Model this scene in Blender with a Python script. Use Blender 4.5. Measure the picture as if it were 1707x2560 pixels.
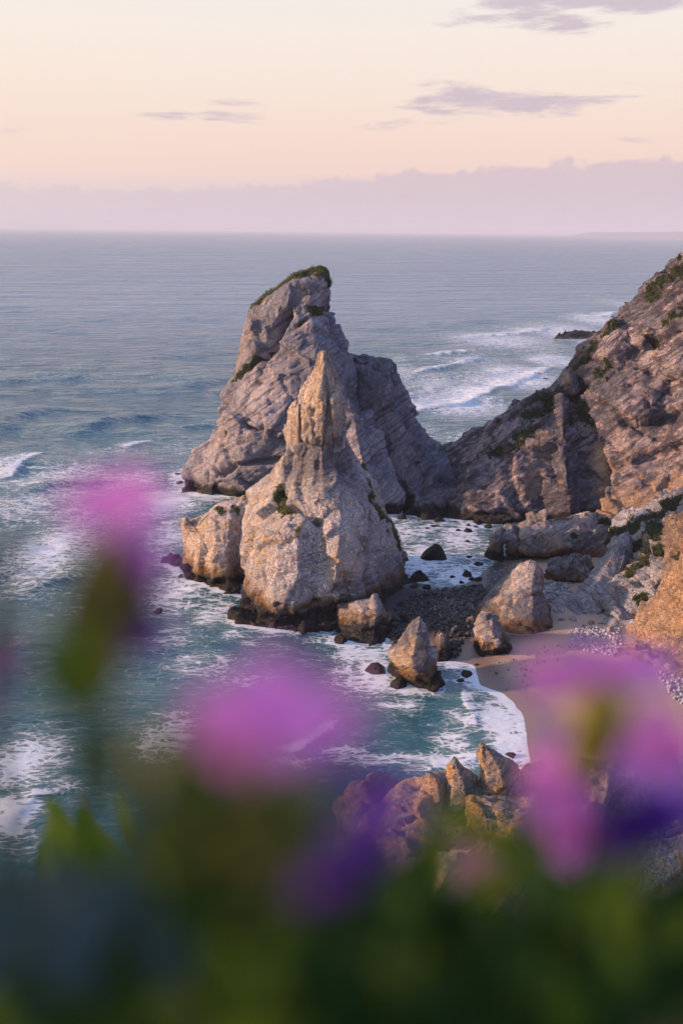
import bpy, math, random
import numpy as np
from mathutils import Matrix, Vector

random.seed(7)
rng = np.random.default_rng(11)
for o in list(bpy.data.objects):
    bpy.data.objects.remove(o, do_unlink=True)
S = bpy.context.scene
COL = S.collection

# ------------------------------------------------------------------ camera
PITCH = math.radians(15.79)
ROLL = math.radians(0.6)
FPX = 2489.0                      # 35 mm lens on a 24 x 36 mm frame, photo is 1707 x 2560
CAM = np.array([0.0, 0.0, 100.0])
_R0 = np.array([1.0, 0, 0]); _U0 = np.array([0, math.sin(PITCH), math.cos(PITCH)])
_FW = np.array([0, math.cos(PITCH), -math.sin(PITCH)])
_R = _R0*math.cos(ROLL) + _U0*math.sin(ROLL)
_U = _U0*math.cos(ROLL) - _R0*math.sin(ROLL)

cam = bpy.data.cameras.new('camera')
cam.sensor_fit = 'VERTICAL'; cam.sensor_height = 36.0; cam.sensor_width = 24.0; cam.lens = 35.0
cam.clip_start = 0.02; cam.clip_end = 200000
cam.dof.use_dof = True; cam.dof.focus_distance = 240.0; cam.dof.aperture_fstop = 1.8
camo = bpy.data.objects.new('camera', cam); COL.objects.link(camo)
M = Matrix.Identity(4)
for i in range(3):
    M[i][0] = _R[i]; M[i][1] = _U[i]; M[i][2] = -_FW[i]; M[i][3] = CAM[i]
camo.matrix_world = M
S.camera = camo

# ------------------------------------------------------------------ view / render
S.view_settings.view_transform = 'Standard'
S.view_settings.look = 'None'
S.view_settings.exposure = 0.65
S.view_settings.gamma = 1.0
S.view_settings.use_curve_mapping = False
S.render.engine = 'CYCLES'
S.cycles.use_denoising = True
S.cycles.max_bounces = 6
S.cycles.diffuse_bounces = 3
S.cycles.glossy_bounces = 2
S.cycles.volume_bounces = 0
S.cycles.transparent_max_bounces = 4

# ------------------------------------------------------------------ sun
SUN_AZ = math.radians(-91)        # azimuth from the view direction (+Y), negative = left
SUN_EL = math.radians(13)
sun_dir = Vector((math.sin(SUN_AZ)*math.cos(SUN_EL), math.cos(SUN_AZ)*math.cos(SUN_EL), math.sin(SUN_EL)))
sl = bpy.data.lights.new('sun', 'SUN')
sl.energy = 5.0; sl.angle = math.radians(2.5); sl.color = (1.0, 0.64, 0.42)
so = bpy.data.objects.new('sun', sl); COL.objects.link(so)
so.rotation_euler = sun_dir.to_track_quat('Z', 'Y').to_euler()
so.location = (-200, 0, 300)

# ------------------------------------------------------------------ node helper
class NT:
    def __init__(s, tree):
        s.t = tree; s.n = tree.nodes; s.l = tree.links
    def node(s, typ, ins=None, **kw):
        nd = s.n.new(typ)
        for k, v in kw.items():
            setattr(nd, k, v)
        if ins:
            for k, v in ins.items():
                s.put(nd.inputs[k], v)
        return nd
    def put(s, sock, v):
        if isinstance(v, bpy.types.NodeSocket):
            s.l.new(v, sock)
        elif isinstance(v, bpy.types.Node):
            s.l.new(v.outputs[0], sock)
        else:
            if sock.type == 'RGBA' and hasattr(v, '__len__') and len(v) == 3:
                v = (*v, 1.0)
            sock.default_value = v
    def m(s, op, a, b=None, c=None, clamp=False):
        nd = s.n.new('ShaderNodeMath'); nd.operation = op; nd.use_clamp = clamp
        s.put(nd.inputs[0], a)
        if b is not None: s.put(nd.inputs[1], b)
        if c is not None: s.put(nd.inputs[2], c)
        return nd.outputs[0]
    def v(s, op, a, b=None, scale=None):
        nd = s.n.new('ShaderNodeVectorMath'); nd.operation = op
        s.put(nd.inputs[0], a)
        if b is not None: s.put(nd.inputs[1], b)
        if scale is not None: s.put(nd.inputs['Scale'], scale)
        return nd.outputs['Value'] if op in ('DOT_PRODUCT', 'LENGTH', 'DISTANCE') else nd.outputs['Vector']
    def mix(s, f, a, b):
        nd = s.n.new('ShaderNodeMix'); nd.data_type = 'RGBA'; nd.clamp_factor = True
        s.put(nd.inputs[0], f); s.put(nd.inputs[6], a); s.put(nd.inputs[7], b)
        return nd.outputs[2]
    def ss(s, x, a, b, o0=0.0, o1=1.0):          # smoothstep map
        nd = s.n.new('ShaderNodeMapRange'); nd.interpolation_type = 'SMOOTHSTEP'
        s.put(nd.inputs[0], x); s.put(nd.inputs[1], a); s.put(nd.inputs[2], b)
        s.put(nd.inputs[3], o0); s.put(nd.inputs[4], o1)
        return nd.outputs[0]
    def lin(s, x, a, b, o0=0.0, o1=1.0):
        nd = s.n.new('ShaderNodeMapRange')
        s.put(nd.inputs[0], x); s.put(nd.inputs[1], a); s.put(nd.inputs[2], b)
        s.put(nd.inputs[3], o0); s.put(nd.inputs[4], o1)
        return nd.outputs[0]
    def noise(s, vec, scale, detail=4.0, rough=0.55, dist=0.0):
        nd = s.n.new('ShaderNodeTexNoise')
        s.put(nd.inputs['Vector'], vec)
        nd.inputs['Scale'].default_value = scale; nd.inputs['Detail'].default_value = detail
        nd.inputs['Roughness'].default_value = rough; nd.inputs['Distortion'].default_value = dist
        return nd.outputs[0]
    def ramp(s, x, stops, interp='LINEAR'):
        nd = s.n.new('ShaderNodeValToRGB'); cr = nd.color_ramp; cr.interpolation = interp
        while len(cr.elements) > 1: cr.elements.remove(cr.elements[-1])
        cr.elements[0].position = stops[0][0]; cr.elements[0].color = (*stops[0][1], 1)
        for p, c in stops[1:]:
            e = cr.elements.new(p); e.color = (*c, 1)
        s.put(nd.inputs[0], x)
        return nd.outputs[0]

def lin(r, g, b):
    f = lambda c: ((c/255+0.055)/1.055)**2.4 if c > 10 else c/255/12.92
    return (f(r), f(g), f(b))

# ------------------------------------------------------------------ world
W = bpy.data.worlds.new('World'); S.world = W; W.use_nodes = True
nt = NT(W.node_tree); nt.n.clear()
tc = nt.node('ShaderNodeTexCoord')
D = tc.outputs['Generated']
sep = nt.node('ShaderNodeSeparateXYZ', {0: D})
DX, DY, DZ = sep.outputs
el = nt.m('MULTIPLY', nt.m('ARCSINE', DZ), 180/math.pi)               # elevation in degrees
az = nt.m('MULTIPLY', nt.m('ARCTAN2', DX, DY), 180/math.pi)           # azimuth in degrees, 0 = view direction
grad = nt.ramp(nt.m('DIVIDE', el, 60.0, clamp=True), [
    (0.0, lin(214, 203, 214)), (1.5/60, lin(228, 208, 212)), (3.0/60, lin(249, 218, 207)), (4.6/60, lin(252, 224, 209)),
    (7.0/60, lin(253, 233, 219)), (10/60, lin(252, 240, 230)), (13/60, lin(244, 240, 240)), (18/60, lin(206, 220, 244)),
    (30/60, lin(148, 182, 236)), (1.0, lin(122, 160, 228))])
# warm, brighter towards the hidden sun on the left; cooler away from it
gl = nt.v('DOT_PRODUCT', D, (math.sin(SUN_AZ), math.cos(SUN_AZ), 0.0))
grad = nt.mix(nt.ss(gl, -0.1, 0.9, 0.0, 0.5), grad, (1.05, 0.92, 0.74))
ga = SUN_AZ+math.radians(40)      # the evening glow fills the seaward half of the sky, the landward half is blue
gl2 = nt.v('DOT_PRODUCT', D, (math.sin(ga), math.cos(ga), 0.0))
grad = nt.mix(nt.ss(gl2, 0.22, -0.75, 0.0, 0.9), grad, lin(130, 150, 216))
# thin streak clouds
cv = nt.node('ShaderNodeCombineXYZ', {0: nt.m('MULTIPLY', az, 0.11), 1: nt.m('MULTIPLY', el, 1.0), 2: 0.0}).outputs[0]
cn = nt.noise(cv, 1.0, 6.0, 0.6, 0.6)
cv2 = nt.node('ShaderNodeCombineXYZ', {0: nt.m('MULTIPLY', az, 0.30), 1: nt.m('MULTIPLY', el, 1.5), 2: 3.0}).outputs[0]
cn2 = nt.noise(cv2, 1.0, 7.0, 0.62, 0.3)
mask = None
for (a0, e0, ra, re_, st) in [(9.5, 6.55, 5.6, 0.62, 1.25), (6.3, 7.25, 2.2, 0.45, 0.9), (-6.6, 5.75, 3.6, 0.28, 0.85), (-6.0, 6.5, 2.2, 0.22, 0.45),
                              (1.2, 5.5, 3.6, 0.3, 0.75), (12.5, 11.2, 4.6, 0.75, 1.1), (7.5, 10.4, 3.0, 0.5, 0.9), (13.0, 7.35, 4.0, 0.3, 0.6), (10.2, 10.75, 4.6, 1.1, 0.95),
                              (15.8, 11.0, 2.6, 0.5, 0.9), (14.7, 4.65, 1.3, 0.2, 0.8), (-14.5, 4.9, 5.0, 0.5, 0.35), (4.0, 6.3, 2.6, 0.22, 0.6)]:
    dx = nt.m('DIVIDE', nt.m('SUBTRACT', az, a0), ra)
    dy = nt.m('DIVIDE', nt.m('SUBTRACT', el, e0), re_)
    g = nt.m('MULTIPLY', nt.m('EXPONENT', nt.m('MULTIPLY', nt.m('ADD', nt.m('MULTIPLY', dx, dx), nt.m('MULTIPLY', dy, dy)), -1.0)), st)
    mask = g if mask is None else nt.m('MAXIMUM', mask, g)
wide = nt.m('MULTIPLY', nt.ss(nt.noise(cv, 0.35, 2.0), 0.55, 0.75), nt.ss(nt.m('ABSOLUTE', az), 21.0, 35.0))   # the same wisps go on outside the frame
mask = nt.m('MAXIMUM', mask, nt.m('MULTIPLY', wide, nt.ss(el, 25.0, 6.0)))
cl = nt.ss(nt.m('ADD', nt.m('MULTIPLY', mask, 0.62), nt.m('MULTIPLY', nt.m('SUBTRACT', nt.m('ADD', cn, nt.m('MULTIPLY', cn2, 1.1)), 1.06), 1.7)), 0.12, 0.66)
cl = nt.m('MULTIPLY', cl, nt.ss(mask, 0.05, 0.4))
grad = nt.mix(nt.m('MULTIPLY', cl, 0.86), grad, lin(206, 190, 203))
# low bank of cumulus over the horizon, thicker to the right
cv3 = nt.node('ShaderNodeCombineXYZ', {0: nt.m('MULTIPLY', az, 0.42), 1: nt.m('MULTIPLY', el, 0.6), 2: 7.0}).outputs[0]
bn = nt.noise(cv3, 1.0, 6.0, 0.55)
cv4 = nt.node('ShaderNodeCombineXYZ', {0: nt.m('MULTIPLY', az, 1.7), 1: nt.m('MULTIPLY', el, 1.7), 2: 1.0}).outputs[0]
bn2 = nt.noise(cv4, 0.8, 5.0, 0.6)
vor = nt.node('ShaderNodeTexVoronoi', {'Vector': cv4, 'Scale': 1.1}, feature='SMOOTH_F1').outputs[0]
top = nt.m('ADD', nt.m('ADD', 2.6, nt.m('MULTIPLY', nt.ss(az, -18.0, 24.0), 1.9)), nt.m('SUBTRACT', nt.m('MULTIPLY', nt.m('SUBTRACT', bn, 0.5), 2.0), nt.m('ADD', nt.m('MULTIPLY', vor, 0.45), nt.m('MULTIPLY', bn2, 0.5))))
bank = nt.ss(nt.m('SUBTRACT', top, el), -0.05, 0.34)
bank = nt.m('MULTIPLY', bank, nt.ss(az, -26.0, 14.0, 0.4, 0.75))
bcol = nt.mix(nt.ss(nt.m('ADD', el, nt.m('MULTIPLY', nt.m('ADD', bn, bn2), 1.6)), 1.6, 4.6), lin(219, 207, 214), lin(210, 192, 205))
grad = nt.mix(bank, grad, bcol)
grad = nt.mix(nt.ss(el, -0.5, -6.0), grad, lin(96, 112, 128))
grad = nt.mix(nt.ss(el, 11.0, 22.0, 0.62, 1.0), (0, 0, 0), grad)      # low sky dimmed to offset exposure; overhead kept brighter as fill light
sky = nt.node('ShaderNodeTexSky', sky_type='NISHITA')
sky.sun_disc = False; sky.sun_elevation = SUN_EL; sky.sun_rotation = SUN_AZ % (2*math.pi); sky.dust_density = 2.0; sky.altitude = 100
b1 = nt.node('ShaderNodeBackground', {'Color': sky.outputs[0], 'Strength': 0.10})
b2 = nt.node('ShaderNodeBackground', {'Color': grad, 'Strength': 1.0})
mx = nt.node('ShaderNodeMixShader', {0: nt.ss(el, 60.0, 16.0, 0.55, 1.0), 1: b1.outputs[0], 2: b2.outputs[0]})
wo = nt.node('ShaderNodeOutputWorld', {0: mx.outputs[0]})

# ------------------------------------------------------------------ geometry helpers
def ray(px, py):
    return (px-853.5)/FPX*_R + (1280-py)/FPX*_U + _FW
def at(px, py, Y):
    d = ray(px, py); return CAM + d*(Y/d[1])
def atz(px, py, z=0.0):
    d = ray(px, py); return CAM + d*((z-100)/d[2])
def W3(p):                          # (px, py, Y) | (px, py) at sea level | (px, py, (z,))
    if len(p) == 2: return atz(p[0], p[1], 0.0)
    if isinstance(p[2], tuple): return atz(p[0], p[1], p[2][0])
    return at(*p)

def h3(ix, iy, iz, seed=0):
    n = (ix.astype(np.int64)*374761393 + iy.astype(np.int64)*668265263 + iz.astype(np.int64)*2147483647 + seed*1274126177) & 0xFFFFFFFF
    n = ((n ^ (n >> 13))*1274126177) & 0xFFFFFFFF
    n = ((n ^ (n >> 15))*2246822519) & 0xFFFFFFFF
    return ((n ^ (n >> 16)) & 0xFFFFFF)/float(0xFFFFFF)
def vnoise(p, seed=0):              # gradient-free value noise with quintic fade, ~[-1,1]
    f = np.floor(p); i = f.astype(np.int64); t = p-f; t = t*t*t*(t*(t*6-15)+10)
    r = 0
    for dx in (0, 1):
        wx = t[:, 0] if dx else 1-t[:, 0]
        for dy in (0, 1):
            wy = t[:, 1] if dy else 1-t[:, 1]
            for dz in (0, 1):
                wz = t[:, 2] if dz else 1-t[:, 2]
                r = r + wx*wy*wz*h3(i[:, 0]+dx, i[:, 1]+dy, i[:, 2]+dz, seed)
    return r*2-1
_ROT = np.array([[0.36, 0.48, -0.8], [-0.8, 0.6, 0.0], [0.48, 0.64, 0.6]])
def fbm(p, oct=4, seed=0, gain=0.5, ridged=False):
    a = 1.0; r = 0; tot = 0; q = p
    for k in range(oct):
        n = vnoise(q, seed+k)
        if ridged: n = 1-2*np.abs(n)
        r = r + a*n; tot += a; a *= gain; q = (q @ _ROT.T)*2.03+17.3
    return r/tot
def worley(p, seed=0):
    f = np.floor(p).astype(np.int64)
    F1 = np.full(len(p), 9.0); F2 = F1.copy(); idv = np.zeros(len(p))
    for dx in (-1, 0, 1):
        for dy in (-1, 0, 1):
            for dz in (-1, 0, 1):
                cx, cy, cz = f[:, 0]+dx, f[:, 1]+dy, f[:, 2]+dz
                d = np.sqrt((cx+h3(cx, cy, cz, seed)-p[:, 0])**2 + (cy+h3(cx, cy, cz, seed+1)-p[:, 1])**2 + (cz+h3(cx, cy, cz, seed+2)-p[:, 2])**2)
                hv = h3(cx, cy, cz, seed+3)
                c = d < F1
                F2 = np.where(c, F1, np.minimum(F2, d)); idv = np.where(c, hv, idv); F1 = np.where(c, d, F1)
    return F1, F2, idv
def facets(p, seed=0, tilt=1.0):     # piecewise tilted planes, one per Voronoi cell: broken rock faces
    f = np.floor(p).astype(np.int64)
    F1 = np.full(len(p), 9.0); F2 = F1.copy(); val = np.zeros(len(p))
    for dx in (-1, 0, 1):
        for dy in (-1, 0, 1):
            for dz in (-1, 0, 1):
                cx, cy, cz = f[:, 0]+dx, f[:, 1]+dy, f[:, 2]+dz
                ox = p[:, 0]-(cx+h3(cx, cy, cz, seed)); oy = p[:, 1]-(cy+h3(cx, cy, cz, seed+1)); oz = p[:, 2]-(cz+h3(cx, cy, cz, seed+2))
                d = np.sqrt(ox*ox+oy*oy+oz*oz)
                c = d < F1
                pl = (h3(cx, cy, cz, seed+3)-0.5)+tilt*((h3(cx, cy, cz, seed+4)-0.5)*ox+(h3(cx, cy, cz, seed+5)-0.5)*oy+(h3(cx, cy, cz, seed+6)-0.5)*oz)*2
                F2 = np.where(c, F1, np.minimum(F2, d)); val = np.where(c, pl, val); F1 = np.where(c, d, F1)
    return val, F2-F1
def sstep(x, a, b):
    t = np.clip((x-a)/(b-a), 0, 1); return t*t*(3-2*t)
def seg_dist(p, poly):              # distance of points to a 3D (or 2D) polyline
    best = np.full(len(p), 1e9)
    for a, b in zip(poly[:-1], poly[1:]):
        ab = b-a; t = np.clip(((p-a) @ ab)/max(ab @ ab, 1e-9), 0, 1)
        best = np.minimum(best, np.linalg.norm(p-(a+t[:, None]*ab), axis=1))
    return best

def mesh_np(name, V, F, mat, origin=None, attrs=None, smooth=True):
    V = np.asarray(V, dtype=np.float64)
    if origin is None: origin = np.zeros(3)
    me = bpy.data.meshes.new(name)
    F = np.asarray(F, dtype=np.int32)
    me.vertices.add(len(V)); me.vertices.foreach_set('co', (V-origin).astype(np.float32).ravel())
    k = F.shape[1]
    me.loops.add(F.size); me.loops.foreach_set('vertex_index', F.ravel())
    me.polygons.add(len(F)); me.polygons.foreach_set('loop_start', np.arange(0, F.size, k, dtype=np.int32))
    me.polygons.foreach_set('loop_total', np.full(len(F), k, dtype=np.int32))
    if smooth: me.polygons.foreach_set('use_smooth', np.ones(len(F), dtype=bool))
    me.update(calc_edges=True)
    me.validate()
    for an, av in (attrs or {}).items():
        a = me.attributes.new(an, 'FLOAT', 'POINT'); a.data.foreach_set('value', av.astype(np.float32))
    if mat: me.materials.append(mat)
    o = bpy.data.objects.new(name, me); COL.objects.link(o); o.location = origin
    return o
def tag(o, label=None, cat=None, group=None, kind=None):
    if label: o['label'] = label
    if cat: o['category'] = cat
    if group: o['group'] = group
    if kind: o['kind'] = kind
    return o
def child(o, p):
    o.parent = p; o.location = Vector(o.location)-Vector(p.location); return o

# ------------------------------------------------------------------ materials
def new_mat(name):
    m = bpy.data.materials.new(name); m.use_nodes = True
    t = NT(m.node_tree); t.n.clear()
    out = t.node('ShaderNodeOutputMaterial')
    return m, t, out

def rock_mat(name, pale, dark, warm, strata=(0.3, 0.2, 0.9), veg=(0.045, 0.06, 0.018), wet_h=3.2, orange_h=8.0, orange=(0.26, 0.125, 0.03), cool=(0.2, 0.19, 0.21), warm_bias=0.5, lay_dark=0.6, mottle=0.0, fs=1.0, lay_bump=0.4, flute=0.0):
    m, t, out = new_mat(name)
    PW = t.node('ShaderNodeNewGeometry').outputs['Position']
    sp = t.node('ShaderNodeSeparateXYZ', {0: PW}); Z = sp.outputs[2]
    P = t.v('MULTIPLY', PW, (fs, fs, fs))
    sn = Vector(strata).normalized()
    warp = t.noise(P, 0.06, 3.0)
    sd = t.m('ADD', t.v('DOT_PRODUCT', P, tuple(sn)), t.m('MULTIPLY', warp, 6.0))
    lay = t.node('ShaderNodeCombineXYZ', {0: t.m('MULTIPLY', sd, 0.9), 1: t.m('MULTIPLY', warp, 1.2), 2: 0.0}).outputs[0]
    ln = t.noise(lay, 1.0, 5.0, 0.65)
    big = t.noise(P, 0.045, 4.0, 0.6)
    mid = t.noise(P, 0.33, 5.0, 0.65)
    fine = t.noise(P, 2.2, 4.0, 0.7)
    c = t.mix(t.ss(t.m('ADD', big, t.m('MULTIPLY', t.m('SUBTRACT', mid, 0.5), 0.35)), 0.43, 0.57), cool, pale)
    c = t.mix(t.ss(t.m('ADD', mid, t.m('MULTIPLY', warp, 0.3)), 0.58+0.2*(1-warm_bias), 0.86), c, warm)
    c = t.mix(t.ss(ln, 0.50, 0.38, 0.0, lay_dark), c, dark)
    c = t.mix(t.ss(fine, 0.46, 0.30, 0.0, 0.28), c, dark)
    c = t.mix(t.ss(fine, 0.56, 0.75, 0.0, 0.18), c, tuple(min(1, x*1.35) for x in pale))
    # open joints darkened with painted shade and soil, dark lichen blotches
    wcol_ = t.v('MULTIPLY', t.node('ShaderNodeTexNoise', {'Vector': P, 'Scale': 0.3, 'Detail': 4.0}).outputs['Color'], (1.6, 1.6, 1.6))
    crk = t.node('ShaderNodeTexVoronoi', {'Vector': t.v('ADD', t.v('MULTIPLY', P, (0.42, 0.42, 0.2)), wcol_)}, feature='DISTANCE_TO_EDGE').outputs[0]
    crk2 = t.node('ShaderNodeTexVoronoi', {'Vector': t.v('ADD', t.v('MULTIPLY', P, (0.13, 0.13, 0.07)), wcol_)}, feature='DISTANCE_TO_EDGE').outputs[0]
    chip = t.node('ShaderNodeTexVoronoi', {'Vector': t.v('ADD', t.v('MULTIPLY', P, (0.9, 0.9, 0.6)), wcol_), 'Scale': 1.0}).outputs[0]
    gate = t.ss(t.noise(P, 0.11, 3.0), 0.42, 0.6)
    c = t.mix(t.m('MULTIPLY', t.ss(crk, 0.035, 0.0, 0.0, 0.45), gate), c, dark)
    c = t.mix(t.m('MULTIPLY', t.ss(crk2, 0.055, 0.012, 0.0, 0.8), t.ss(t.noise(P, 0.07, 3.0), 0.45, 0.58)), c, dark)
    if mottle > 0:
        c = t.mix(t.ss(t.noise(t.v('ADD', t.v('MULTIPLY', P, (0.16, 0.16, 0.16)), t.v('SCALE', tuple(sn), scale=t.m('MULTIPLY', sd, 0.25))), 1.0, 6.0, 0.68), 0.46, 0.57, 0.0, mottle), c, dark)
    # iron and lichen stains painted per vertex
    st = t.node('ShaderNodeAttribute', attribute_name='stain').outputs['Fac']
    c = t.mix(t.m('MULTIPLY', st, t.ss(mid, 0.3, 0.6, 0.5, 1.0)), c, warm)
    dk = t.node('ShaderNodeAttribute', attribute_name='band').outputs['Fac']  # dark bands: dark strata, plus shade painted into the rock colour
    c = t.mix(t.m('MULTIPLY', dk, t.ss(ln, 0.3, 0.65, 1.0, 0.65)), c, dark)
    # tidal zones
    zz = t.m('ADD', Z, t.m('MULTIPLY', t.m('SUBTRACT', t.noise(P, 0.16, 4.0, 0.6), 0.5), 7.0))
    orf = t.m('MULTIPLY', t.ss(zz, orange_h, max(orange_h*0.4, orange_h-4) if orange_h > 0 else orange_h-2), t.ss(mid, 0.25, 0.6, 0.35, 1.0))
    c = t.mix(orf, c, t.mix(t.ss(fine, 0.35, 0.65), (orange[0]*0.45, orange[1]*0.45, orange[2]*0.6), orange))
    wt = t.ss(zz, wet_h, wet_h-1.6)
    c = t.mix(wt, c, t.mix(fine, (0.012, 0.011, 0.013), (0.035, 0.028, 0.024)))
    # plants and soil on ledges
    vg = t.node('ShaderNodeAttribute', attribute_name='veg').outputs['Fac']
    vf = t.ss(t.m('ADD', vg, t.m('MULTIPLY', t.m('SUBTRACT', mid, 0.5), 0.9)), 0.35, 0.6)
    c = t.mix(vf, c, t.mix(fine, (veg[0]*0.6, veg[1]*0.6, veg[2]*0.6), veg))
    # relief
    pass
    crack = t.ss(crk, 0.0, 0.07)
    flu = t.m('MULTIPLY', t.noise(t.v('MULTIPLY', P, (0.55, 0.55, 0.07)), 1.0, 5.0, 0.6, 0.3), flute)
    hgt = t.m('ADD', t.m('ADD', t.m('ADD', flu, t.m('MULTIPLY', ln, lay_bump)), t.m('MULTIPLY', mid, 0.32)), t.m('ADD', t.m('MULTIPLY', fine, 0.2), t.m('ADD', t.m('MULTIPLY', crack, 0.2), t.m('SUBTRACT', t.m('MULTIPLY', t.ss(crk2, 0.0, 0.06), 0.45), t.m('MULTIPLY', chip, 0.09)))))
    bp = t.node('ShaderNodeBump', {'Height': hgt, 'Distance': 1.3/fs, 'Strength': 1.0})
    pb = t.node('ShaderNodeBsdfPrincipled', {'Base Color': c, 'Roughness': t.lin(wt, 0, 1, 0.9, 0.42), 'Normal': bp.outputs[0], 'Specular IOR Level': 0.25})
    t.put(out.inputs[0], pb.outputs[0])
    return m

# base colours
PALE = (0.42, 0.35, 0.315); DARK = (0.10, 0.09, 0.10); WARM = (0.44, 0.26, 0.13)
m_ursa = rock_mat('limestone_grey', (0.50, 0.43, 0.44), (0.13, 0.125, 0.15), (0.56, 0.40, 0.32), strata=(-0.55, 0.1, 0.8), lay_bump=0.35, flute=0.25, warm_bias=0.3, wet_h=5.0, lay_dark=0.8, orange_h=6, orange=(0.16, 0.09, 0.04), cool=(0.28, 0.265, 0.30))
m_gig = rock_mat('limestone_pale', (0.64, 0.535, 0.485), (0.15, 0.14, 0.155), (0.62, 0.42, 0.25), strata=(-0.35, 0.2, 0.9), cool=(0.43, 0.385, 0.375), warm_bias=0.7, wet_h=4.2, lay_dark=0.3, lay_bump=0.2, flute=0.45)
m_cliff = rock_mat('cliff_schist', (0.47, 0.365, 0.36), (0.085, 0.075, 0.095), (0.56, 0.37, 0.24), strata=(-0.6, 0.15, 0.75), cool=(0.20, 0.18, 0.205), wet_h=4.5, lay_dark=0.85, mottle=0.9, orange_h=5.0, orange=(0.14, 0.08, 0.035))
m_boul = rock_mat('boulder_limestone', (0.60, 0.49, 0.44), (0.14, 0.125, 0.14), (0.58, 0.39, 0.24), strata=(-0.5, 0.3, 0.8), orange_h=7.0, wet_h=3.6, warm_bias=0.6, fs=1.5)
m_near = rock_mat('near_orange_rock', (0.50, 0.37, 0.28), (0.13, 0.11, 0.105), (0.58, 0.30, 0.10), strata=(-0.5, 0.2, 0.8), cool=(0.27, 0.235, 0.225), warm_bias=0.75, fs=2.8)
m_ocliff = rock_mat('orange_cliff', (0.50, 0.35, 0.265), (0.14, 0.105, 0.095), (0.54, 0.32, 0.17), strata=(-0.4, 0.2, 0.85), cool=(0.22, 0.16, 0.13), warm_bias=0.9, wet_h=-9, orange_h=4)
m_slab = rock_mat('grey_slab', (0.52, 0.485, 0.50), (0.13, 0.12, 0.13), (0.38, 0.28, 0.2), strata=(0.75, 0.2, 0.6), cool=(0.36, 0.345, 0.375), wet_h=-9, orange_h=-9)
m_wet = rock_mat('wet_reef', (0.035, 0.031, 0.033), (0.012, 0.011, 0.013), (0.05, 0.036, 0.024), cool=(0.02, 0.019, 0.022), wet_h=2.0, orange_h=3.0, orange=(0.07, 0.04, 0.02))

# ------------------------------------------------------------------ rock builder
BASE_PTS = []                       # waterline points for foam
SURF = {}                           # name -> (points, normals, veg) for scattering plants
def shell(rows, res, back, nback=5, zdrop=0.3, mix=0.04, bottom=-4.0, foam=True):
    ctl = []
    nr = len(rows)
    backs = back if hasattr(back, '__len__') else [back]*nr
    for r, bd in zip(rows, backs):
        f = np.array([W3(p) for p in r])
        a, b = f[0], f[-1]
        pts = []
        for k in range(1, nback+1):
            t = k/(nback+1); ang = math.pi*t
            base = b+(a-b)*(0.5-0.5*math.cos(ang))
            off = math.sin(ang)*bd
            pts.append(base+np.array([0, off, -zdrop*off*(1 if f[:, 2].mean() > 3 else 0)]))
        ring = np.vstack([f, pts])
        ctl.append(ring)
    if foam:
        BASE_PTS.append(ctl[-1][:, :2].copy())
    c = ctl[0].mean(axis=0)
    top = ctl[0]*0.25+c*0.75
    bot = ctl[-1].copy(); cc = bot.mean(axis=0); bot = cc+(bot-cc)*1.04; bot[:, 2] = bottom
    ctl = [np.repeat(c[None], len(top), 0), top]+ctl+[bot]
    G = np.array(ctl)                                    # rows x cols x 3
    R_, C_ = G.shape[:2]
    # column direction (cyclic)
    ul = np.linalg.norm(np.roll(G, -1, 1)-G, axis=2).mean(axis=0)
    tu = np.concatenate([i+np.arange(max(1, int(round(l/res))))/max(1, int(round(l/res))) for i, l in enumerate(ul)])
    vl = np.linalg.norm(G[1:]-G[:-1], axis=2).mean(axis=1)
    tv = np.concatenate([i+np.arange(max(1, int(round(l/res))))/max(1, int(round(l/res))) for i, l in enumerate(vl)]+[np.array([R_-1.0])])
    def interp(A, t, cyc):
        n = A.shape[0]; i = np.floor(t).astype(int); f = (t-i)[:, None, None]
        g = (lambda k: A[k % n]) if cyc else (lambda k: A[np.clip(k, 0, n-1)])
        p0, p1, p2, p3 = g(i-1), g(i), g(i+1), g(i+2)
        L = p1+(p2-p1)*f
        CR = 0.5*((2*p1)+(p2-p0)*f+(2*p0-5*p1+4*p2-p3)*f*f+(3*p1-p0-3*p2+p3)*f**3)
        return L*(1-mix)+CR*mix
    A = interp(G, tv, False)
    A = interp(A.transpose(1, 0, 2), tu, True).transpose(1, 0, 2)
    return A                                              # dense rows x cols x 3

def grid_normals(A):
    du = np.roll(A, -1, 1)-np.roll(A, 1, 1)
    dv = np.empty_like(A); dv[1:-1] = A[2:]-A[:-2]; dv[0] = A[1]-A[0]; dv[-1] = A[-1]-A[-2]
    N = np.cross(du, dv); N /= np.linalg.norm(N, axis=2, keepdims=True)+1e-9
    for _ in range(2):                                    # smooth
        N = N+0.5*(np.roll(N, 1, 1)+np.roll(N, -1, 1)); M_ = N.copy(); M_[1:-1] += 0.5*(N[2:]+N[:-2]); N = M_
        N /= np.linalg.norm(N, axis=2, keepdims=True)+1e-9
    ctr = A.mean(axis=1, keepdims=True)
    if ((A-ctr)*N).sum() < 0: N = -N
    return N

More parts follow.
